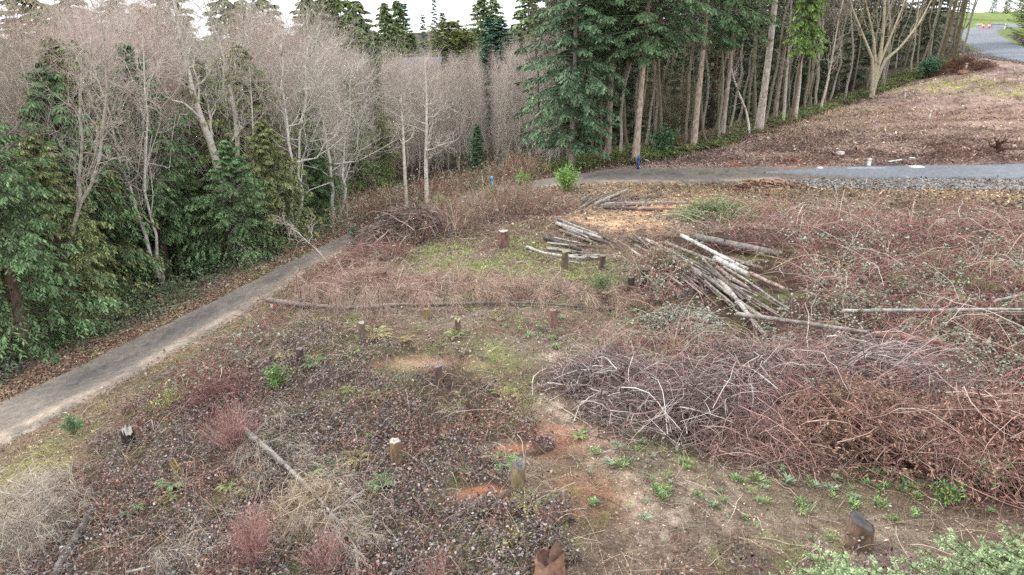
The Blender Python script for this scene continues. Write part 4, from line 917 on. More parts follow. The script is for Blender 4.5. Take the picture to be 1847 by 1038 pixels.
def log(u1, v1, u2, v2, dpx, lab, col=lin(150, 140, 132), lift=(0, 0), taper=.75, cut=lin(200, 170, 134), group=None, bend=0., name='log', cat='log', wob=.02, m=None, sides=10, cuts=True, via=None, p0=None):
    col = desat(col)*.8; cut = desat(cut)*.85; rg = np.random.default_rng(int(u1*7+v1)); a = hpt(u1, v1); b = hpt(u2, v2); d = (depth(a)+depth(b))/2; r = dpx*d/FP/2
    k = 14; s = np.linspace(0, 1, k)
    if via: 
        W = np.array([a]+[hpt(*q) for q in via]+[b]); ss = np.linspace(0, 1, len(W)); P = np.stack([np.interp(s, ss, W[:, i]) for i in range(3)], -1)
    else: P = a+(b-a)*s[:, None]
    gz = hgt(P[:, 0], P[:, 1]); 
    zz = P[:, 2]+(lift[0]*(1-s)+lift[1]*s)*.75+r*.7
    P[:, 2] = np.maximum(zz, gz+r*.35)
    P[:, 2] = np.convolve(np.pad(P[:, 2], 2, 'edge'), np.ones(5)/5, 'valid') if k > 5 else P[:, 2]
    side = nrm(np.cross(b-a, [0, 0, 1.])); P = P+side*(bend*np.sin(s*math.pi))[:, None]+np.cumsum(rg.normal(0, wob, (k, 3)), 0)*np.array([1, 1, .4])*(s > 0)[:, None]*.5
    R = r*(1-(1-taper)*s)*(1+rg.normal(0, .05, k))
    base = P[0].copy(); P = P-base; mb = MB()
    cs = col*(.85+.3*rg.random((k, 1)))
    add_tubes(mb, P[None], R[None], cs[None], sides)
    nstub = rg.integers(0, 4)
    if nstub and dpx > 4:
        Q, QR = grow(rg, P[None], R[None], int(nstub), .2, .95, r*3.0, 70, .0, 3, .22, .1, r*.12, 0); add_tubes(mb, Q, QR, col*.8, 5)
    o = mb.build(name, m or M_log, None, True); o.location = base
    if cuts:
        for e, sg in ((0, -1), (k-1, 1)):
            T = nrm(P[min(e+1, k-1)]-P[max(e-1, 0)]); ref = np.array([0.07, .02, 1.]); A = nrm(np.cross(T, ref)); B = np.cross(T, A); an = np.arange(sides)*2*math.pi/sides
            ring = P[e]+T*sg*.004+R[e]*.97*(np.cos(an)[:, None]*A+np.sin(an)[:, None]*B); mc = MB()
            if sg < 0: ring = ring[::-1]
            cap(mc, P[e]+T*sg*.008, None, ring, cut, cut*.75); mc.build('cut_end', M_cut, o)
    tag(o, lab, cat, group); o['_r'] = float(r); del o['_r']; return o, P+base, R
PALE = lin(168, 160, 150); DKB = lin(110, 94, 86); MID = lin(148, 134, 124); PKB = lin(170, 140, 126)
LG = [
 (1046,380,1095,352,5,'thin pale log slanting at the left end of the pile by the road',MID,(0,0)),
 (1046,373,1062,358,5,'shortest log at the left tip of the pile by the road',DKB,(0,0)),
 (1056,372,1084,354,5,'short dark log second from the left tip of the pile by the road',DKB,(.05,.05)),
 (1074,373,1132,349,6,'pale log with bright end, third from the left in the pile by the road',PALE,(.05,.12)),
 (1087,377,1190,344,5,'long thin brown log fanning up and right from the pile by the road',DKB,(0,.1)),
 (1112,370,1212,348,4,'thin brown pole beside the long one fanning out of the pile by the road',lin(128,104,88),(.1,.05)),
 (1092,374,1262,367,6,'straight pinkish log lying along the back of the sawdust patch',PKB,(.12,.02)),
 (1088,379,1196,382,7,'dark log at the front of the pile by the road',lin(100,84,76),(0,0)),
 (1150,381,1228,378,5,'log with peeled orange bark in front of the sawdust patch',lin(206,140,96),(.05,.03)),
 (1008,403,1078,427,6,'uppermost pale log of the bundle left of the sawdust patch',PALE,(.1,.1)),
 (1004,409,1088,438,7,'thick pale log in the middle of the bundle left of the sawdust patch',lin(176,168,160),(.08,.15)),
 (1010,417,1066,440,6,'lowest log of the bundle left of the sawdust patch',MID,(0,.05)),
 (1030,405,1104,436,5,'dark log at the back right of the bundle left of the sawdust patch',DKB,(.15,.05)),
 (1076,425,1110,440,5,'short log end poking out at the right end of the small bundle',DKB,(.05,.05)),
 (982,431,1052,459,8,'dark thick log behind the slim stump',lin(96,84,78),(.05,.1)),
 (1000,432,1046,444,4,'thin pale pole lying behind the dark thick log',PALE,(.15,.15)),
 (986,452,1052,462,5,'short grey log between the dark thick log and the curved pale one',MID,(.1,.1)),
 (1022,466,1080,464,5,'pale log running right from the slim stump',PALE,(.05,.1)),
 (1026,473,1058,475,4,'short pale log at the foot of the slim stump',PALE,(0,0)),
 (1165,441,1186,456,6,'short sawn log end poking up at the top left of the big log pile',PALE,(.3,.35)),
 (1228,441,1345,499,8,'long white barked log along the upper edge of the big log pile',lin(200,196,190),(.5,.35)),
 (1200,448,1290,486,7,'grey log under the white barked one in the big log pile',MID,(.3,.3)),
 (1288,481,1350,513,12,'thick pale log in the middle of the big log pile',lin(196,192,186),(.35,.3)),
 (1190,462,1246,503,7,'brown log diving into the brambles at the left of the big log pile',DKB,(.3,.2)),
 (1236,490,1384,585,8,'long grey log reaching down and right out of the big log pile',lin(164,154,146),(.35,.15)),
 (1290,512,1382,612,9,'longest pale log of the pile, ending at the long pole',lin(178,168,160),(.35,.1)),
 (1292,497,1350,531,8,'reddish pale log below the thick one in the big log pile',PKB,(.3,.2)),
 (1350,508,1414,534,8,'pinkish log end showing among red canes right of the big pile',lin(180,146,134),(.35,.3)),
 (1252,440,1402,467,15,'thick mossy grey log behind the big log pile',lin(136,128,118),(.25,.2)),
 (1300,470,1372,492,9,'brown log between the mossy thick log and the white barked one',lin(150,124,110),(.2,.2)),
 (1216,480,1262,520,6,'small dark log at the lower left of the big log pile',DKB,(.25,.1)),
 (1270,520,1320,560,5,'thin grey pole below the big log pile',MID,(.3,.2)),
 (1322,611,1560,648,9,'grey brown trunk lying across the brush, its bark partly worn off',lin(160,144,134),(1.0,1.0)),
 (1512,601,1850,606,7,'long thin pale pole lying level across the brambles at the right',lin(176,168,160),(1.0,1.0)),
 (1782,590,1860,570,5,'thin pale pole above the long one at the right border',lin(176,170,162),(1.0,1.0)),
 (1566,651,1684,668,14,'rotten red brown log splitting apart in the brush',lin(156,92,72),(1.0,1.0)),
 (1312,655,1342,659,7,'small piece of red splintered wood on the brush pile',lin(176,100,84),(.75,.75)),
 (385,703,614,586,6,'long thin weathered pole lying diagonally in the purple ground cover',lin(140,128,122),(.08,.15)),
 (100,1050,170,930,16,'grey lichened log in the lower left corner',lin(124,118,116),(.1,.1)),
 (740,838,804,782,6,'dead stick trunk lying right of the hollow topped stump',lin(140,118,108),(.05,.05)),
 (392,626,446,638,5,'pale broken branch lying above the bank of the track',lin(186,176,166),(.1,.1)),
 (522,764,578,730,4,'short dark stick in the purple ground cover',lin(84,72,68),(.05,.1)),
 (1126,743,1192,736,6,'dark bent bough at the foot of the brush pile',lin(112,104,100),(.08,.12)),
 (1080,640,1140,600,3,'thin grey bough at the left end of the brush pile',lin(170,160,150),(.1,.2)),
 (1650,304,1676,302,0,'','',(0,0))]
_r = random.Random(77); _cl = [PALE, MID, DKB, DKB, lin(120, 108, 100), lin(160, 150, 142), lin(140, 122, 112)]
for k_ in range(34):
    u1 = _r.uniform(1130, 1310); v1 = 436+(u1-1130)*.42+_r.uniform(-8, 28); ln_ = _r.uniform(60, 150); a_ = math.radians(_r.uniform(22, 46))
    LG.append((u1, v1, u1+ln_*math.cos(a_), v1+ln_*math.sin(a_), _r.uniform(3.2, 6), '*D', _r.choice(_cl), (_r.uniform(.1, .6), _r.uniform(.1, .4))))
for k_ in range(6):
    u1 = _r.uniform(1005, 1040); v1 = 400+_r.uniform(0, 22); LG.append((u1, v1, u1+_r.uniform(45, 85), v1+_r.uniform(18, 32), _r.uniform(4, 6), '*B', _r.choice(_cl), (.1, _r.uniform(0, .2))))
for k_ in range(5):
    u1 = _r.uniform(985, 1020); v1 = 440+_r.uniform(0, 24); LG.append((u1, v1, u1+_r.uniform(40, 70), v1+_r.uniform(6, 18), _r.uniform(4, 6), '*C', _r.choice(_cl), (.05, _r.uniform(0, .2))))
for k_ in range(5):
    u1 = _r.uniform(1075, 1120); v1 = 366+_r.uniform(0, 14); LG.append((u1, v1, u1+_r.uniform(60, 130), v1-_r.uniform(2, 22), _r.uniform(3.5, 5), '*A', _r.choice(_cl), (.05, _r.uniform(0, .15))))
GL = {'*D': ('thin weathered pole in the dense fan of the big log pile', 'poles in the big log pile'), '*B': ('thin weathered pole in the bundle left of the sawdust patch', 'poles left of the sawdust patch'),
      '*C': ('thin weathered pole lying behind the curved pale log', 'poles behind the curved pale log'), '*A': ('thin brown pole in the loose pile by the road', 'poles in the pile by the road')}
for L_ in LG:
    if L_[4] and L_[5] in GL:
        o_, _, _ = log(*L_[:4], L_[4], GL[L_[5]][0], L_[6], L_[7], group=GL[L_[5]][1], taper=.6, name='pole'); continue
    if not L_[4]: continue
    log(*L_[:4], L_[4], L_[5], L_[6], L_[7], cut=lin(206, 180, 150) if sum(L_[6]) > .6 else lin(190, 160, 128))
log(950, 447, 1080, 468, 6, 'curved pale log bending around in front of the slim stumps', lin(196, 186, 176), (.03, .05), via=[(985, 462), (1040, 468)])

TWB = []
# fallen tree with dead arching branches
def arches(rg, P, R, n, t0, t1, L, up, k=8, rr=.3, spread=1.0, down=1.1, along=.3):
    t = (t0+(t1-t0)*(np.arange(n)+rg.random(n))/n)[None]; b, T = interp(P[None], t); b = b[0]; T = T[0]
    a = rg.uniform(-1, 1, n)*spread; s_ = nrm(np.cross(T, [0, 0, 1.]))*np.sign(rg.normal(size=n)+.1)[:, None]
    D = nrm(s_*np.abs(np.sin(a*1.3))[:, None]+T*along*rg.uniform(.3, 1.4, n)[:, None]+np.array([0, 0, 0.15])); ln = L*(1-.6*t[0])*rg.uniform(.5, 1.25, n)
    q = np.linspace(0, 1, k); Q = b[:, None]+D[:, None]*(ln[:, None]*q*.75)[..., None]
    Q[..., 2] += ln[:, None]*(up*q-down*up*q**2)*rg.uniform(.6, 1.2, n)[:, None]; Q[:, 1:] += np.cumsum(rg.normal(0, .012, (n, k-1, 3)), 1)*ln[:, None, None]
    g = hgt(Q[..., 0], Q[..., 1])+.02; Q[..., 2] = np.maximum(Q[..., 2], g)
    return Q, np.maximum(rr*interp1(R[None], t)[0][:, None]*(1-.8*q), .008)
def hang(rg, Q, QR, n, L, col, mb, k=4, r=.0035):
    t = .15+.85*rg.random((len(Q), n)); b, T = interp(Q, t); D = nrm(T*.6+rg.normal(0, .55, T.shape)+np.array([0, 0, -.25])); ln = (L*rg.uniform(.4, 1.3, t.shape))[..., None]
    q = np.linspace(0, 1, k); S = b[:, :, None]+D[:, :, None]*(ln*q)[..., None]; S[..., 2] -= .35*ln*q**2; S = S.reshape(-1, k, 3)
    S[..., 2] = np.maximum(S[..., 2], hgt(S[..., 0], S[..., 1])+.01)
    add_tubes(mb, S, r*np.ones(S.shape[:2])*(1-.5*q), pick(rg, col, len(S), .2), 3); return S
def fallen(lab, pts, dpx, n1, L, up, col, tw, seed, n2=26, L2=.5, n3=3, taper=.15, t0=.08, name='fallen_tree', lift=.15, ldpx=None, r3=.003, cut=lin(200, 176, 150), **kw):
    rg = np.random.default_rng(seed)
    o, P, R = log(*pts[0], *pts[-1], dpx, lab, col, (lift, lift), via=pts[1:-1] or None, taper=taper, name='trunk', cut=cut, wob=.008)
    for q in ('label', 'category'): del o[q]
    root = empty(name, o.location); o.location = (0, 0, 0); o.parent = root; tag(root, lab, 'fallen tree')
    for c in list(o.children): c['label'] = 'sawn pale end'
    Q, QR = arches(rg, P, R, n1, t0, .98, L, up, **kw); mb = MB(); off = np.array(root.location)
    add_tubes(mb, Q-off, QR, pick(rg, [col*.3, col*.4, col*.8], n1, .15), 4)
    m2 = MB(); S = hang(rg, Q, QR, n2, L2, tw, m2)
    if n3: hang(rg, S, None, n3, L2*.4, tw, m2, 3, r3)
    for i in range(len(m2.V)): m2.V[i] = m2.V[i]-off
    mb.build('bough', M_twig, root); m2.build('dead_twigs', M_twig, root); return root
TW1 = [lin(186, 160, 148), lin(166, 136, 124), lin(206, 190, 176), lin(150, 116, 104)]
TW2 = [lin(186, 178, 168), lin(206, 198, 186), lin(160, 150, 138), lin(180, 160, 140)]
ft = fallen('long fallen tree with arching dead branches and a red mark on its sawn end', [(484,556),(640,557),(800,553),(950,554),(1148,567)], 10.5, 30, 3.2, 1.7, lin(142, 124, 116), TW1, 5, n2=70, L2=.6, n3=3, lift=.1, rr=.25, along=1.0, spread=1.6)
for i_, (u_, v_, a_, h_, w_) in enumerate([(620, 528, 2.6, .9, 'left part'), (790, 520, 2.4, .6, 'middle'), (950, 528, 2.2, .5, 'right part')]): TWB.append((u_, v_, a_, h_, w_))
p = hpt(484, 556); d_ = p.copy()
fallen('fallen grey tree with drooping bare branches in the left foreground, pale splintered butt', [(440,792),(500,840),(560,900),(600,950),(652,1020)], 13, 34, 1.5, .55, lin(150, 142, 136), TW2, 6, n2=26, L2=.42, n3=3, taper=.12, lift=.35)
fallen('arching bare grey boughs in the lower left corner', [(170,960),(90,975),(-40,990)], 6, 40, 2.3, 1.5, lin(160, 152, 144), TW2, 7, n2=24, L2=.45, n3=3, taper=.3)
fallen('pale dead bough spreading over the purple carpet beside the grey log', [(230,1040),(330,1010),(420,990)], 5, 26, 1.3, .7, lin(186, 178, 170), TW2, 8, n2=18, L2=.35, n3=2, taper=.3)
a = hpt(598, 490); dd_ = a[1]; pth_ = np.array([at_y(q, w_, dd_) for q, w_ in [(598, 490), (585, 468), (570, 452), (552, 436), (532, 418), (515, 402)]]); pth_ = np.array([np.interp(np.linspace(0, 5, 12), range(6), pth_[:, i]) for i in range(3)]).T-pth_[0]
o = bare_tree(61, r=.03, path=[pth_], stems=1, name='dead_sapling', n1=9, L1=1.4, L2=.5, n2=5, L3=.25, n3=3, t0=.35, ang=30, up=.2, H=2, trunkc=lin(206, 198, 188), twigc=lin(200, 188, 176)); o.location = a; tag(o, 'pale dead sapling leaning out over the track from the bramble bank', 'sapling')
fallen('dead brown branches heaped over the left half of the fallen tree', [(540,530),(620,520),(700,500)], 6, 22, 1.7, .9, lin(150, 126, 114), TW1, 10, n2=26, L2=.5, n3=3, taper=.4)
# spray mark on the sawn end
mk = MB(); a = hpt(492, 557); r_ = 13*depth(a)/FP/2
for j, (c, w0) in enumerate([(lin(226, 222, 218), .0), (lin(196, 60, 76), .12)]):
    zz = a[2]+.1+r_*.7; x0, y0 = a[0]+w0*.6+.05, a[1]-r_*1.12-.01*j
    mk.add([[x0-.07+w0*.4, y0, zz-.11], [x0+.07, y0, zz-.11], [x0+.07, y0, zz+.11], [x0-.07+w0*.4, y0, zz+.11]], [[0, 1, 2, 3]], c)
o = mk.build('spray_mark', M_paint, ft); o.location = -np.array(ft.location); o['label'] = 'white and red paint mark'

# ---- brush piles
def brush(lab, u, v, a, b, Hh, n, L, rad, cols, seed, rot=0, fine=0, name='brush_pile', leafs=0, leafc=None, bend=.18, flat=.25, sides=3, cat='brush pile', needles=0, ori=None):
    rg = np.random.default_rng(seed); p = hpt(u, v); q = rg.random(n)**.6; t = rg.uniform(0, 6.283, n)
    cr_, sr_ = math.cos(rot), math.sin(rot)
    X0 = a*q*np.cos(t); Y0 = b*q*np.sin(t); x = p[0]+X0*cr_-Y0*sr_; y = p[1]+X0*sr_+Y0*cr_
    top = Hh*(1-q**2)*(.6+.8*vnoise(x, y, .8, seed)); z = hgt(x, y)+top*rg.random(n)**.6
    k = 6; s = np.linspace(-.5, .5, k); az = rg.uniform(0, 6.283, n) if ori is None else rg.normal(ori, .5, n); ln = L*rg.uniform(.4, 1.4, n)
    D = nrm(np.stack([np.cos(az), np.sin(az), rg.normal(0, flat, n)], -1)); sd = nrm(np.cross(D, rg.normal(size=(n, 3))))
    P = np.stack([x, y, z], -1)[:, None]+D[:, None]*(ln[:, None]*s)[..., None]+sd[:, None]*(rg.normal(0, bend, n)[:, None]*ln[:, None]*(.25-s**2)*4)[..., None]
    P += np.cumsum(rg.normal(0, .02, P.shape), 1)*ln[:, None, None]
    P[..., 2] = np.maximum(P[..., 2], hgt(P[..., 0], P[..., 1])+.01)
    R = (rad*np.minimum(np.exp(rg.normal(0, .6, n)), 2.4))[:, None]*(1-.6*(s+.5))
    root = empty(name, p); mb = MB(); add_tubes(mb, P-p, R, pick(rg, cols, n, .25), sides); mb.build('branches', M_twig, root)
    mb = MB()
    if fine: 
        Q, QR = grow(rg, P, R, fine, .1, 1, L*.3, 40, -.05, 3, .5, .4, .003, .2); add_tubes(mb, Q-p, QR, pick(rg, cols, len(Q), .3), 3)
        mb.build('twigs', M_twig, root)
    if leafs:
        bb, _ = interp(P, rg.random((n, leafs))); bb = bb.reshape(-1, 3); nn = len(bb); ml = MB(); sz = rg.uniform(.06, .1, nn)
        for _ in range(2): leaves(ml, bb-p, rg.normal(size=(nn, 3))*[1, 1, .4], rg.normal(0, .4, (nn, 3))+[0, 0, 1], sz, sz*.7, pick(rg, leafc, nn, .2))
        ml.build('leaves', M_leaf, root)
    if needles:
        src = Q if fine else P
        tm = rg.random((len(src), needles)); bb, T = interp(src, tm); bb = bb.reshape(-1, 3); T = T.reshape(-1, 3); nn = len(bb); ml = MB()
        leaves(ml, bb-p, T*.8+rg.normal(0, .5, (nn, 3))+[0, 0, -.3], rg.normal(size=(nn, 3)), np.full(nn, .10), np.full(nn, .03), pick(rg, leafc, nn, .25))
        ml.build('needles', M_needle, root)
    return tag(root, lab, cat)
GRC = [lin(180, 168, 164), lin(150, 136, 134), lin(206, 198, 192), lin(112, 96, 94), lin(158, 126, 124), lin(84, 70, 68)]
DKC = [lin(96, 82, 78), lin(120, 100, 94), lin(150, 132, 124), lin(78, 64, 60), lin(170, 150, 140)]
BRC = [lin(148, 122, 116), lin(172, 146, 140), lin(96, 76, 70), lin(190, 166, 154), lin(180, 134, 126)]
brush('low grey pile of bare branches at the left end of the brush', 1120, 690, 2.2, 1.2, .7, 1100, 1.2, .008, GRC, 31, fine=3)
brush('tangled heap of pale curly grey branches in the middle of the brush', 1380, 700, 2.6, 1.5, 1.35, 1360, 1.3, .009, GRC, 32, fine=3, bend=.4)
brush('wide grey brown brush heap with dark hollows beneath', 1250, 750, 2.6, 1.3, 1.28, 1200, 1.4, .008, GRC+DKC[:2], 33, fine=3)
brush('heap of grey branches under the rotten red log', 1560, 690, 2.8, 1.3, 1.21, 1040, 1.6, .008, GRC, 34, fine=2, ori=.1)
brush('heap of rust brown dead fir boughs in the right foreground', 1560, 790, 2.6, 1.5, 1.1, 520, 1.3, .008, BRC, 35, fine=4, needles=9, leafc=[lin(138, 110, 92), lin(162, 132, 112), lin(104, 80, 66)])
brush('heap of rust brown dead fir boughs at the right border of the photo', 1800, 820, 2.2, 1.6, 1.2, 520, 1.3, .008, BRC, 36, fine=4, needles=9, leafc=[lin(142, 108, 94), lin(166, 128, 114), lin(108, 80, 68)])
brush('reddish brown brush at the lower edge of the heaps, below the curly branches', 1400, 800, 2.0, 1.0, .6, 800, 1.0, .006, BRC, 37, fine=4)
for i_, (u_, v_, a_, h_, w_) in enumerate(TWB): brush('dead pinkish grey twigs heaped behind the %s of the long fallen tree' % w_, u_, v_, a_, .9, h_, 520, 1.1, .005, TW1, 130+i_, fine=5, bend=.4, name='twig_heap', cat='twig heap')
brush('dark heap of dead branches on the bank beside the track', 728, 432, 2.6, 1.9, 1.7, 1300, 1.4, .012, [lin(84, 70, 66), lin(104, 86, 82), lin(140, 122, 116), lin(66, 54, 52), lin(176, 160, 150)], 38, fine=3)
brush('low brown brush between the dark heap and the track', 640, 480, 2.6, 1.4, .7, 800, 1.3, .008, [lin(150, 120, 110), lin(170, 148, 138), lin(126, 96, 90)], 39, fine=3)
brush('reddish bramble clump growing over the left end of the big log pile', 1190, 498, 1.0, .8, 1.0, 600, 1.0, .006, [RED, RED2, BRN], 40, leafs=4, leafc=[lin(120, 134, 108), lin(90, 108, 78), lin(150, 158, 140)], name='bramble_clump', cat='bramble', fine=2)
brush('pale leafy bramble mound covering the lower end of the log pile', 1225, 585, 1.1, .7, .4, 420, 1.2, .006, [GRYC, BRN, lin(120, 104, 96)], 41, leafs=7, leafc=[lin(140, 152, 136), lin(104, 122, 96), lin(166, 172, 160)], name='bramble_clump', cat='bramble', fine=1)
brush('heap of cut green fir boughs at the edge of the sawdust patch', 1290, 392, 2.0, 1.0, .8, 420, 1.3, .010, [lin(130, 112, 92), lin(150, 134, 110)], 42, fine=6, needles=6, leafc=[lin(134, 164, 116), lin(164, 186, 140), lin(110, 146, 98)], name='cut_boughs', cat='boughs')
brush('drier olive fir boughs right of the heap of cut green ones', 1370, 380, 1.6, .7, .3, 160, 1.2, .010, [lin(130, 112, 92), lin(150, 134, 110)], 43, fine=5, needles=5, leafc=[lin(150, 148, 106), lin(164, 158, 124)], name='cut_boughs', cat='boughs')
brush('brush and torn roots on the slope at the edge of the wood', 1300, 252, 2.6, 1.0, .5, 260, 1.6, .014, DKC, 44, fine=3)
brush('brown heap of roots and brush at the bend of the upper road', 1725, 128, 4.0, 2.0, 1.2, 500, 1.8, .02, [lin(110, 80, 68), lin(140, 104, 90), lin(90, 66, 58)], 45, fine=3)
brush('pile of brown bark slabs by the gravel edge', 1380, 338, 2.2, 1.0, .25, 90, .9, .05, [lin(150, 116, 96), lin(110, 86, 74), lin(176, 150, 130)], 46, flat=.08, sides=4, cat='bark slabs', name='bark_slabs')

# ---- live shrubs, bushes, ferns, weeds
def bush(lab, u, v, r, Hh, n, cols, leafc, seed, lf=(.06, .03), nl=10, name='shrub', cat='shrub', up=1.4, rad=.006, fine=4, spread=.5, cone=False):
    rg = np.random.default_rng(seed); p = hpt(u, v); az = rg.uniform(0, 6.283, n); el = rg.normal(0, spread, n)
    D = nrm(np.stack([np.cos(az)*np.abs(el), np.sin(az)*np.abs(el), np.ones(n)], -1)); k = 5; q = np.linspace(0, 1, k); ln = Hh*rg.uniform(.6, 1.15, n)
    b = np.stack([rg.normal(0, r*.15, n), rg.normal(0, r*.15, n), np.zeros(n)], -1)
    P = b[:, None]+D[:, None]*(ln[:, None]*q)[..., None]; P += np.cumsum(rg.normal(0, .03, P.shape), 1)*ln[:, None, None]*(q > 0)[None, :, None]
    R = (rad*rg.uniform(.7, 1.4, n))[:, None]*(1-.6*q); root = empty(name, p); mb = MB(); add_tubes(mb, P, R, pick(rg, cols, n, .2), 3)
    if fine:
        Q, QR = grow(rg, P, R, fine, .25, 1, Hh*.42, 32, .1, 4, .6, .4, .0028, .3); add_tubes(mb, Q, QR, pick(rg, cols, len(Q), .25), 3)
    else: Q = P
    mb.build('stems', M_twig, root)
    if nl:
        bb, T = interp(Q, rg.random((len(Q), nl))**.7); bb = bb.reshape(-1, 3); T = T.reshape(-1, 3); nn = len(bb); ml = MB(); sz = rg.uniform(.7, 1.3, nn)
        leaves(ml, bb, T*.6+rg.normal(0, .6, (nn, 3)), rg.normal(0, .5, (nn, 3))+[0, 0, 1], lf[0]*sz, lf[1]*sz, pick(rg, leafc, nn, .25)); ml.build('leaves', M_leaf, root)
    return tag(root, lab, cat)
G1 = [lin(84, 124, 72), lin(110, 150, 88), lin(70, 104, 62), lin(150, 180, 96)]
YG = [lin(160, 176, 90), lin(134, 156, 80), lin(180, 190, 110)]
REDS = [lin(172, 124, 120), lin(192, 150, 144), lin(150, 106, 104), lin(190, 168, 158)]
bush('round leafy green shrub in the purple ground cover', 499, 702, .35, .62, 34, [lin(110, 100, 70)], G1, 51, nl=14)
bush('small dark green sapling at the near edge of the left moss', 134, 782, .2, .55, 18, [lin(100, 110, 70)], [lin(84, 124, 80), lin(110, 146, 100)], 52, (.06, .02), nl=16, spread=.35)
bush('sparse yellow green shrub on the left slope', 306, 748, .3, .75, 12, [lin(150, 130, 110)], YG, 53, nl=6, spread=.5)
bush('bright green broom bush at the edge of the track, larger of the two', 1022, 347, .8, 1.25, 60, [lin(130, 150, 80)], [lin(128, 164, 86), lin(150, 184, 104), lin(110, 146, 76)], 54, (.14, .04), nl=10, rad=.01, spread=.55)
bush('smaller bright green broom bush left of the larger one', 943, 342, .6, .95, 40, [lin(130, 150, 80)], [lin(128, 160, 86), lin(146, 176, 104), lin(110, 146, 76)], 55, (.14, .04), nl=8, rad=.01, spread=.6)
bush('low greyish green bush near the blue tipped post', 890, 358, .7, .7, 46, [lin(130, 140, 90)], [lin(128, 150, 96), lin(146, 160, 110)], 56, (.12, .03), nl=6, rad=.008, spread=.8)
bush('bright green grassy clump at the end of the bramble bank', 796, 376, .4, .6, 40, [lin(120, 160, 90)], [lin(124, 176, 96), lin(150, 190, 110)], 57, (.14, .03), nl=6, rad=.007, spread=.5)
bush('small yellow green bush in front of the bramble bank', 794, 352, .3, .7, 16, [lin(130, 150, 90)], YG, 58, (.1, .04), nl=8)
bush('twiggy red stemmed bush in the bottom left foreground', 460, 1020, .5, 1.15, 90, REDS, None, 59, nl=0, fine=9, rad=.005, spread=.45)
bush('second red stemmed bush beside the foreground fallen tree', 590, 1035, .4, .8, 50, REDS, None, 60, nl=0, fine=8, rad=.004, spread=.5)
bush('red stemmed bush with long pale shoots fanning over the fallen trunk butt', 425, 812, .4, 1.35, 80, REDS, None, 61, nl=0, fine=5, rad=.008, spread=.75)
bush('red brown thorny clump beside the rotten orange stump', 790, 1050, .5, .6, 40, REDS, None, 62, nl=0, fine=8, rad=.004, spread=.8)
bush('wine red thorny clump left of the bare soil, near the bottom', 985, 950, .3, .35, 26, REDS, None, 63, nl=0, fine=6, rad=.004, spread=1.0)
bush('small green fir seedling by the leaning dark stump', 1083, 535, .4, .8, 22, [lin(110, 110, 80)], [lin(110, 132, 92), lin(134, 150, 110)], 64, (.1, .02), nl=12, spread=.4)
bush('bright green leafy weed clump at the edge of the right brush', 1710, 900, .4, .35, 30, [lin(110, 130, 80)], G1, 65, (.09, .025), nl=8, fine=2, spread=1.0)
bush('pale green leafy clump climbing through the brush at the right border', 1790, 870, .5, .6, 24, [lin(120, 134, 90)], [lin(120, 160, 100), lin(150, 180, 126)], 66, (.11, .025), nl=8, fine=2, spread=.8)
bush('bluish grey green bush in front of the bramble bank, left of the dead heap', 640, 430, .5, .6, 30, [lin(110, 100, 90)], [lin(120, 136, 112), lin(96, 116, 90)], 67, (.1, .06), nl=6, spread=.8)
bush('dark green shrub behind the sword ferns at the mossy maple', 1195, 280, 1, 1.6, 40, [lin(80, 80, 60)], [lin(66, 96, 66), lin(86, 118, 84)], 68, (.2, .1), nl=8, rad=.012, spread=.7)
bush('bluish green young conifer at the foot of the dark spruces', 1672, 140, 1, 2.0, 34, [lin(80, 80, 60)], [lin(70, 108, 82), lin(90, 128, 100)], 69, (.26, .1), nl=9, rad=.012, spread=.6)
for i, (u, v, lab) in enumerate([(1808,150,'grassy tuft at the foot of the upper road'),(1700,390,'dry brown weed stalks standing at the edge of the brambles'),(1560,385,'thin dry weed stalks between the gravel and the brambles')]):
    bush(lab, u, v, .6, .7, 60, [lin(170, 140, 124), lin(186, 160, 140)], None, 72+i, nl=0, fine=2, rad=.007, spread=.5, name='dry_weeds', cat='weeds')
for i_, (u_, v_, w_) in enumerate([(60, 905, 'upper'), (30, 985, 'lower')]):
    brush('pale arching dead straw grey twigs in the lower left corner, %s mound' % w_, u_, v_, 1.0, .8, .55, 520, .9, .004, [lin(196, 186, 170), lin(176, 162, 144), lin(206, 198, 186)], 150+i_, fine=4, bend=.5, name='twig_heap', cat='twig heap')
brush('mound of straw brown drooping twigs around the foreground fallen tree', 560, 930, 1.0, .9, .45, 420, .9, .004, [lin(186, 166, 140), lin(160, 138, 114), lin(200, 186, 164)], 153, fine=4, bend=.5, name='twig_heap', cat='twig heap')
brush('dark reddish tangle of stems on the left slope above the charred stump', 400, 720, 1.5, 1.0, .5, 420, 1.0, .006, [lin(126, 92, 90), lin(150, 112, 110), lin(96, 72, 70)], 154, fine=4, name='bramble_clump', cat='bramble')
# yellow leaved sprig
rg = np.random.default_rng(80)
o, P, R = log(885, 1022, 956, 965, 4, 'cut sprig of pale yellow leaves on a grey stick near the bottom', lin(130, 120, 114), (.05, .25), name='leafy_sprig', cat='sprig', cuts=False, taper=.5)
ml = MB(); bb, T = interp(P[None], .3+.6*rg.random((1, 110))); bb = bb[0]+rg.normal(0, .06, (110, 3)); leaves(ml, bb-P[0], rg.normal(size=(110, 3)), rg.normal(size=(110, 3))+[0, 0, 1], np.full(110, .075), np.full(110, .045), pick(rg, [lin(216, 206, 150), lin(200, 190, 120)], 110, .1)); ml.build('leaves', M_leaf, o)
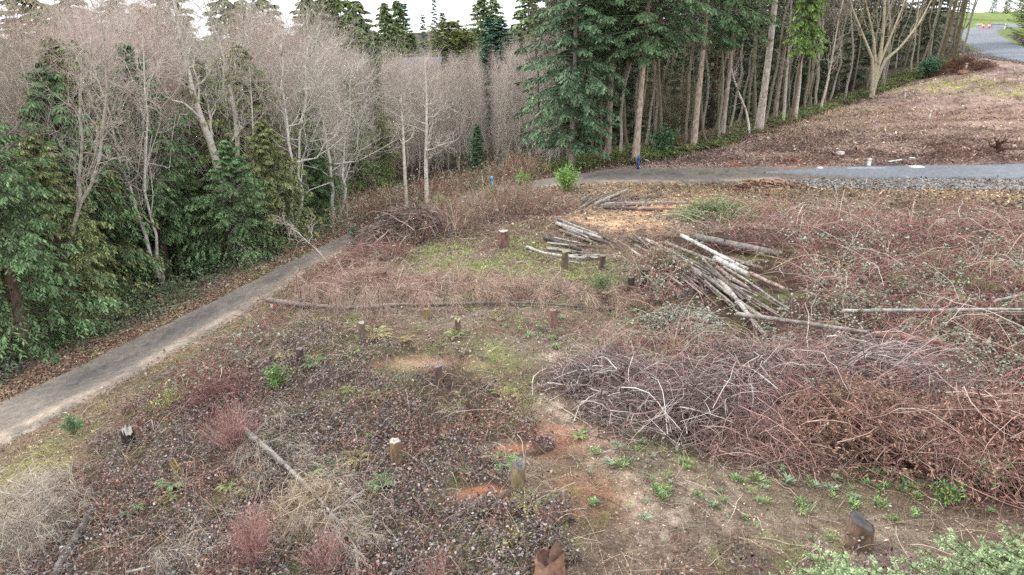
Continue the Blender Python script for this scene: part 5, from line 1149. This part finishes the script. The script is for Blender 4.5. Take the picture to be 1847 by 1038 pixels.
# ferns
def fern_proto(seed, cols, n=15, L=.6):
    rg = np.random.default_rng(seed); az = np.arange(n)*2.4+rg.normal(0, .2, n); q = np.linspace(0, 1, 7); ln = L*rg.uniform(.7, 1.15, n)
    up = rg.uniform(.6, 1.2, n); P = np.zeros((n, 7, 3)); P[..., 0] = np.cos(az)[:, None]*ln[:, None]*q*.85; P[..., 1] = np.sin(az)[:, None]*ln[:, None]*q*.85
    P[..., 2] = ln[:, None]*(up[:, None]*q-.75*up[:, None]*q**2.2); mb = MB(); add_tubes(mb, P, np.full((n, 7), .004), lin(130, 120, 70), 3)
    m = 26; tm = np.repeat((np.arange(m)//2/(m/2))[None]*.9+.08, n, 0); b, T = interp(P, tm); sd = nrm(np.cross(T, [0, 0, 1.]))*np.where(np.arange(m) % 2 == 0, 1, -1)[None, :, None]
    l_ = L*.20*(1-tm*.75); C = pick(rg, cols, n*m, .2)
    leaves(mb, b.reshape(-1, 3), (sd+T*.25).reshape(-1, 3), np.tile([0, 0, 1.], (n*m, 1))+rg.normal(0, .2, (n*m, 3)), l_.ravel(), np.full(n*m, .035*L/.6), C)
    o = mb.build('sword_fern', M_leaf); return o
FA = Pool([fern_proto(1, [lin(128, 140, 88), lin(150, 156, 104), lin(110, 126, 76)]), fern_proto(2, [lin(150, 144, 96), lin(170, 156, 108), lin(128, 130, 80)], 12), fern_proto(3, [lin(110, 140, 96), lin(90, 124, 78)], 14)])
FL = [(678,612,1.25,1,'largest fern, brownish, right of the slender pale topped stump'),(822,606,.8,0,'fern at the foot of the stump with torn pale wood'),(567,658,.9,2,'fern right of the dark stump beside the round green shrub'),(515,650,.8,1,'fern left of the dark stump, above the round green shrub'),
 (497,752,.7,1,'small yellowish fern below the round green shrub'),(644,832,.9,1,'dry fern up and left of the hollow topped stump'),(596,858,.95,2,'grey green fern in the foreground carpet left of the hollow topped stump'),(566,860,.7,0,'small fern left of the grey green foreground fern'),
 (906,843,.9,2,'fern above left of the mossy yellow stump'),(955,916,.9,1,'mossy fern with yellow dead fronds at the foot of the mossy stump'),(640,962,.8,2,'fern in the dip right of the foreground fallen tree'),(314,880,.9,2,'fern on the left slope below the split snag'),(300,905,.6,0,'little fern just under the one below the split snag'),
 (455,888,.9,1,'olive fern left of the foreground fallen tree'),(410,880,.6,0,'little bright fern at the far left of the fallen trunk butt'),(912,716,.9,1,'brownish fern in the grass at the middle of the clearing'),(682,716,.6,1,'faded fern between the thin weathered stump and the lone brown stump'),(632,705,.6,0,'pale green fern above the faded one'),
 (1044,790,.5,0,'tiny fern on the worn path'),(238,925,.7,2,'small fern beside the dead boughs at the lower left'),(690,880,.8,2,'blue green fern below the hollow topped stump'),(735,610,.6,1,'small fern between the two stumps below the fallen tree'),(640,640,.7,0,'fern below the slender pale topped stump')]
for i, (u, v, s, k, lab) in enumerate(FL):
    p = hpt(u, v); o = FA.take(k); o.location = p; o.rotation_euler = (0, 0, i*1.7); o.scale = (s,)*3; tag(o, lab, 'fern')
for i in range(26):
    u = 1170+i*11.5+R_.uniform(-5, 5); v = float(np.interp(u, TL[0], TL[1]))+R_.uniform(-2, 3); p = hpt(u, v); o = FA.take(R_.choice([0, 2, 2])); o.location = p; o.rotation_euler = (0, 0, i*1.1); s = R_.uniform(1.4, 2.2); o.scale = (s,)*3
    tag(o, 'green sword fern in the row along the top of the slope under the firs', 'fern', 'sword ferns along the foot of the wood')
for i in range(16):
    u = R_.uniform(20, 560); v = float(np.interp(u, TL[0], TL[1]))+R_.uniform(-12, 4); p = hpt(u, v); o = FA.take(R_.choice([0, 2, 2])); o.location = p; o.rotation_euler = (0, 0, i*1.1); s = R_.uniform(.9, 1.5); o.scale = (s,)*3
    tag(o, 'sword fern under the cedars on the far side of the track', 'fern', 'sword ferns under the cedars')
# rosettes of green weeds
def weed(seed, cols, thin=0):
    rg = np.random.default_rng(seed); n = 40; az = rg.uniform(0, 6.283, n); el = rg.uniform(.15, 1.0, n); D = np.stack([np.cos(az), np.sin(az), el], -1); mb = MB()
    b = np.stack([rg.normal(0, .04, n), rg.normal(0, .04, n), rg.uniform(0, .07, n)], -1); leaves(mb, b, D, rg.normal(0, .2, (n, 3))+[0, 0, 1], rg.uniform(.08, .15, n), rg.uniform(.02, .032, n)*(.4 if thin else 1), pick(rg, cols, n, .3), .6)
    return mb.build('green_weed', M_leaf)
WD = Pool([weed(1, [lin(110, 148, 86), lin(130, 168, 104)]), weed(2, [lin(124, 146, 116), lin(150, 170, 140)]), weed(3, [lin(96, 132, 72), lin(136, 162, 94)]), weed(4, [lin(130, 150, 88), lin(158, 170, 112)], 1), weed(5, [lin(100, 128, 88), lin(120, 146, 110)], 1)])
WB = [(1480,900,220,60,56), (1700,880,80,25,20), (1300,880,180,70,34), (1150,620,60,40,14), (1110,820,80,50,14), (960,600,60,30,12), (1560,860,90,20,24), (640,790,140,60,12), (1050,560,80,30,10)]
for (cu, cv, su, sv, n) in WB:
    for i in range(n):
        u = R_.gauss(cu, su*.7); v = min(R_.gauss(cv, sv*.7), 1036); p = hpt(u, v)
        if dist_to(TRACK, np.array([p[0]]), np.array([p[1]]))[0] < 2: continue
        o = WD.take(R_.randrange(5)); o.location = p; o.rotation_euler = (0, 0, R_.uniform(0, 6)); s = R_.uniform(.35, 1.3); o.scale = (s,)*3
        tag(o, 'small green leafy weed growing on the bare trodden soil', 'weed', 'green weeds dotted over the clearing')
# pale sticks
def stick_proto(seed):
    rg = np.random.default_rng(seed); k = 7; q = np.linspace(-.5, .5, k); P = np.zeros((k, 3)); P[:, 0] = q*1.0; P[:, 1:] = np.cumsum(rg.normal(0, .03, (k, 2)), 0); P[:, 2] = np.abs(P[:, 2])+.02; R = .011*(1-.6*(q+.5)); mb = MB()
    add_tubes(mb, P, R, lin(190, 174, 160), 5); Q, QR = grow(rg, P[None], R[None], 3, .3, .9, .4, 35, 0, 4, .6, .3, .004, .3); add_tubes(mb, Q, QR, lin(176, 158, 144), 4); return mb.build('dry_stick', M_twig)
SK = Pool([stick_proto(i) for i in range(5)])
n_s = 0
while n_s < 110:
    u = R_.uniform(330, 1750); v = R_.uniform(600, 1030) if R_.random() < .8 else R_.uniform(400, 600); p = hpt(u, v)
    if inpoly(np.array([u]), np.array([v]), BRAM)[0] or dist_to(TRACK, np.array([p[0]]), np.array([p[1]]))[0] < 2.4: continue
    o = SK.take(R_.randrange(5)); o.location = p; o.rotation_euler = (R_.uniform(-.1, .3), R_.uniform(-.25, .05), R_.uniform(0, 6)); s = R_.uniform(.4, 1.3); o.scale = (s,)*3; n_s += 1
    tag(o, 'pale dry stick lying on the floor of the clearing', 'stick', 'dry sticks strewn about the clearing')
for P_ in (FA, WD, SK): P_.drop_unused()

# ---- posts, pipes, blocks, cones
def box(mb, c, s, C, rz=0):
    x, y, z = s; o8 = np.array([[-1,-1,0],[1,-1,0],[1,1,0],[-1,1,0],[-1,-1,1],[1,-1,1],[1,1,1],[-1,1,1]])*[x/2, y/2, z]
    ca, sa = math.cos(rz), math.sin(rz); o8 = np.stack([o8[:, 0]*ca-o8[:, 1]*sa, o8[:, 0]*sa+o8[:, 1]*ca, o8[:, 2]], -1)
    mb.add(o8+np.array(c), [[4,5,6,7],[0,1,5,4],[1,2,6,5],[2,3,7,6],[3,0,4,7],[3,2,1,0]], C)
def post(u, v, hpx, wpx, lab, C, capc=None, tilt=0, name='marker_post', cat='post', m=None, square=True):
    p = hpt(u, v); d = depth(p); Hh = hpx*d/FP; w_ = wpx*d/FP; mb = MB(); box(mb, (0, 0, -.1), (w_, w_, Hh*.72+.1), C); o = mb.build(name, m or M_paint); o.location = p
    m2 = MB(); box(m2, (0, 0, Hh*.72), (w_*1.12, w_*1.12, Hh*.28), capc if capc is not None else C*.9); m2.build('post_top', m or M_paint, o); o.rotation_euler = (0, tilt, .3); return tag(o, lab, cat)
post(890, 342, 24, 3.2, 'light blue marker post leaning slightly at the edge of the track', lin(86, 150, 200), lin(110, 176, 220), -.12)
post(1151, 306, 24, 3.2, 'dark blue marker post at the foot of the pale trunked fir', lin(36, 74, 140), lin(40, 96, 176))
post(1676, 216, 20, 1.8, 'thin white stake standing alone on the brown slope', lin(214, 206, 200))
post(1631, 179, 9, 2, 'short white stake beneath the yellow green grass of the slope', lin(206, 200, 192))
post(1566, 302, 16, 5, 'white post at the edge of the asphalt, beside a dark cover', lin(232, 230, 226))
post(1813, 54, 10, 3, 'white post at the far end of the upper road', lin(224, 222, 218))
post(1828, 128, 8, 2, 'small pale stake at the near edge of the upper road', lin(196, 180, 160))
post(1741, 128, 12, 3, 'splintered pale stub beside the orange sawn wood', lin(206, 196, 180), name='stub', cat='stub', m=M_cut)
def lying(u1, v1, u2, v2, dpx, lab, C, name='pipe', cat='pipe'):
    a = hpt(u1, v1); b = hpt(u2, v2); d = depth(a); r = dpx*d/FP/2; mb = MB(); k = np.linspace(0, 1, 4)[:, None]; P = a+(b-a)*k; P[:, 2] = np.linspace(a[2], b[2], 4)+r+.03
    add_tubes(mb, P-P[0], np.full(4, r), C, 10); V = tubes(P-P[0], np.full(4, r), 10)[0]; cap(mb, (P-P[0])[0], None, V[:10][::-1], C*.3); cap(mb, (P-P[0])[-1], None, V[-10:], C*.3)
    o = mb.build(name, M_paint, None, True); o.location = P[0]; tag(o, lab, cat)
lying(1602, 292, 1626, 288, 3, 'greenish white pipe lying on the dark soil above the asphalt', lin(206, 222, 214))
lying(1640, 287, 1650, 288, 3, 'short white pipe piece right of the greenish one', lin(226, 228, 224))
def block(u, v, w_, d_, h_, lab, C, name, cat, rz=0, m=None, bev=.04):
    p = hpt(u, v); mb = MB(); box(mb, (0, 0, -.03), (w_, d_, h_*.75+.03), C, rz); box(mb, (0, 0, h_*.75), (w_*.94, d_*.9, h_*.25), C*1.05, rz); o = mb.build(name, m or M_stone); o.location = p; tag(o, lab, cat)
block(1652, 304, .9*1.0, .45, .16, 'white concrete block at the far edge of the asphalt', lin(230, 228, 224), 'concrete_block', 'block')
block(1558, 304, .9, .5, .06, 'dark flat cover lying beside the white post', lin(70, 66, 66), 'flat_cover', 'cover')
block(1478, 306, .35, .3, .16, 'small white rock where the asphalt meets the gravel', lin(226, 220, 214), 'white_rock', 'rock', .4)
block(1700, 398, .5, .35, .12, 'pale stone lying in the upper brambles', lin(220, 214, 208), 'pale_stone', 'rock', .3)
block(1737, 133, .9, .6, .4, 'block of fresh orange sawn wood at the corner of the wood', lin(160, 126, 100), 'sawn_block', 'wood', .3, M_cut)
block(1515, 278, .5, .4, .25, 'lump of pale stone on the red slope', lin(216, 206, 200), 'pale_stone', 'rock', .6)
# concrete edge strip beside the asphalt
a = hpt(1526, 306); b = hpt(1596, 305.5); mb = MB(); L_ = np.linalg.norm(b-a); box(mb, (L_/2, 0, -.05), (L_, .25, .14), lin(206, 202, 198)); box(mb, (L_/2, 0, .09), (L_*.99, .2, .02), lin(214, 210, 206)); o = mb.build('concrete_edge', M_stone); o.location = a; o.rotation_euler = (0, 0, math.atan2(b[1]-a[1], b[0]-a[0])); tag(o, 'low concrete edging strip at the far side of the asphalt road', 'edging')
# road barriers and cones
def cone(u, v, lab):
    p = hpt(u, v); mb = MB(); box(mb, (0, 0, 0), (.5, .5, .05), lin(190, 84, 50)); o = mb.build('traffic_cone', M_paint); m1 = MB(); k = np.linspace(0, 1, 5)
    P = np.zeros((5, 3)); P[:, 2] = .05+k*.85; add_tubes(m1, P, .19*(1-.8*k), lin(226, 104, 62), 12); m1.build('body', M_paint, o); m2 = MB(); P2 = P[1:4].copy(); add_tubes(m2, P2[:2]+[0, 0, .1], np.array([.135, .105]), lin(232, 230, 226), 12); m2.build('reflective_band', M_paint, o)
    o.location = p; o.scale = (1.3,)*3; tag(o, lab, 'cone')
cone(1772, 53, 'orange traffic cone on the left at the end of the upper road'); cone(1783, 53, 'orange traffic cone on the right at the end of the upper road')
def barrier(u, v, w_, lab, C):
    p = hpt(u, v); mb = MB(); box(mb, (0, 0, .45), (w_, .12, .35), C); o = mb.build('road_barrier', M_paint); 
    for sx in (-1, 1):
        m1 = MB(); box(m1, (sx*w_*.42, 0, 0), (.14, .5, .14), C*.7); box(m1, (sx*w_*.42, -.1, .14), (.1, .1, .5), C*.7); m1.build('leg', M_paint, o)
    o.location = p; tag(o, lab, 'barrier')
barrier(1766, 52, 1.4, 'white road barrier left of the traffic cones', lin(222, 220, 216)); barrier(1799, 51, 2.6, 'grey road barrier right of the traffic cones', lin(176, 180, 182))
# upturned root on the slope
rg = np.random.default_rng(90); p = hpt(1796, 277); mb = MB(); root = empty('upturned_root', p); b0 = np.zeros((1, 5, 3)); b0[0, :, 2] = np.linspace(-.1, .7, 5); b0[0, :, 0] = np.linspace(.3, -.1, 5); R0 = np.array([[.22, .2, .17, .14, .1]])
add_tubes(mb, b0, R0, lin(74, 52, 44), 8); mb.build('stem', M_bark, root); Q, QR = grow(rg, b0, R0, 12, .1, 1, 1.0, 65, -.1, 5, .4, .5, .02, .2); mb = MB(); add_tubes(mb, Q, QR, lin(84, 62, 54), 5); mb.build('roots', M_bark, root); tag(root, 'dark upturned root standing on the bare brown slope', 'root')
# distant house roof among the treetops
D = 112; a = at_y(704, 119, D); b = at_y(786, 119, D); wz = a[2]; cx, wd = (a[0]+b[0])/2, b[0]-a[0]; gz = float(hgt(cx, D+4)); hs = empty('house', (cx, D, gz)); 
mb = MB(); box(mb, (0, 5, 0), (wd, 8, wz-gz-.1), lin(170, 172, 176)); mb.build('wall', M_paint, hs)
mb = MB(); e = .6; z0, z1 = wz-gz-.2, wz-gz+1.1; x0, x1 = -wd/2-e, wd/2+e
for (y0, y1) in ((.4, 5), (9.6, 5)):
    mb.add([[x0, y0, z0], [x1, y0, z0], [x1, y1, z1], [x0, y1, z1], [x0, y0, z0-.15], [x1, y0, z0-.15], [x1, y1, z1-.15], [x0, y1, z1-.15]], [[0,1,2,3],[4,7,6,5],[0,4,5,1],[1,5,6,2],[0,3,7,4]], lin(124, 126, 132))
mb.build('roof', M_stone, hs)
for sx in (-.3, 0, .3):
    mb = MB(); box(mb, (sx*wd, .96, (wz-gz)*.55), (1.2, .1, 1.2), lin(60, 66, 74)); f_ = mb.build('window', M_paint, hs)
tag(hs, 'distant house with a bluish grey roof behind the treetops', 'house')
# ---- young conifers in the bottom right corner, seen from above
FG = [(4.7, 6.95, 2.15, 1.75, 'pale green fir top at the bottom right, left of the larger one', 601), (6.9, 7.05, 2.3, 2.0, 'largest pale green young fir filling the bottom right corner', 602)]
for x, y, Hh, rad, lab, sd in FG:
    c = conifer(sd, H=Hh, R=rad, t0=.05, nb=120, name='young_fir', lf=(.048, .014), droop=.18, m=60, n2=16, r=.05, lift=.25, hang=.1, leafc=lin(122, 144, 100), tipc=lin(176, 194, 150), deadb=0, brush=True, prof=.55, l2=.34)
    c.location = (x, y, float(hgt(x, y))-.05); tag(c, lab, 'tree')
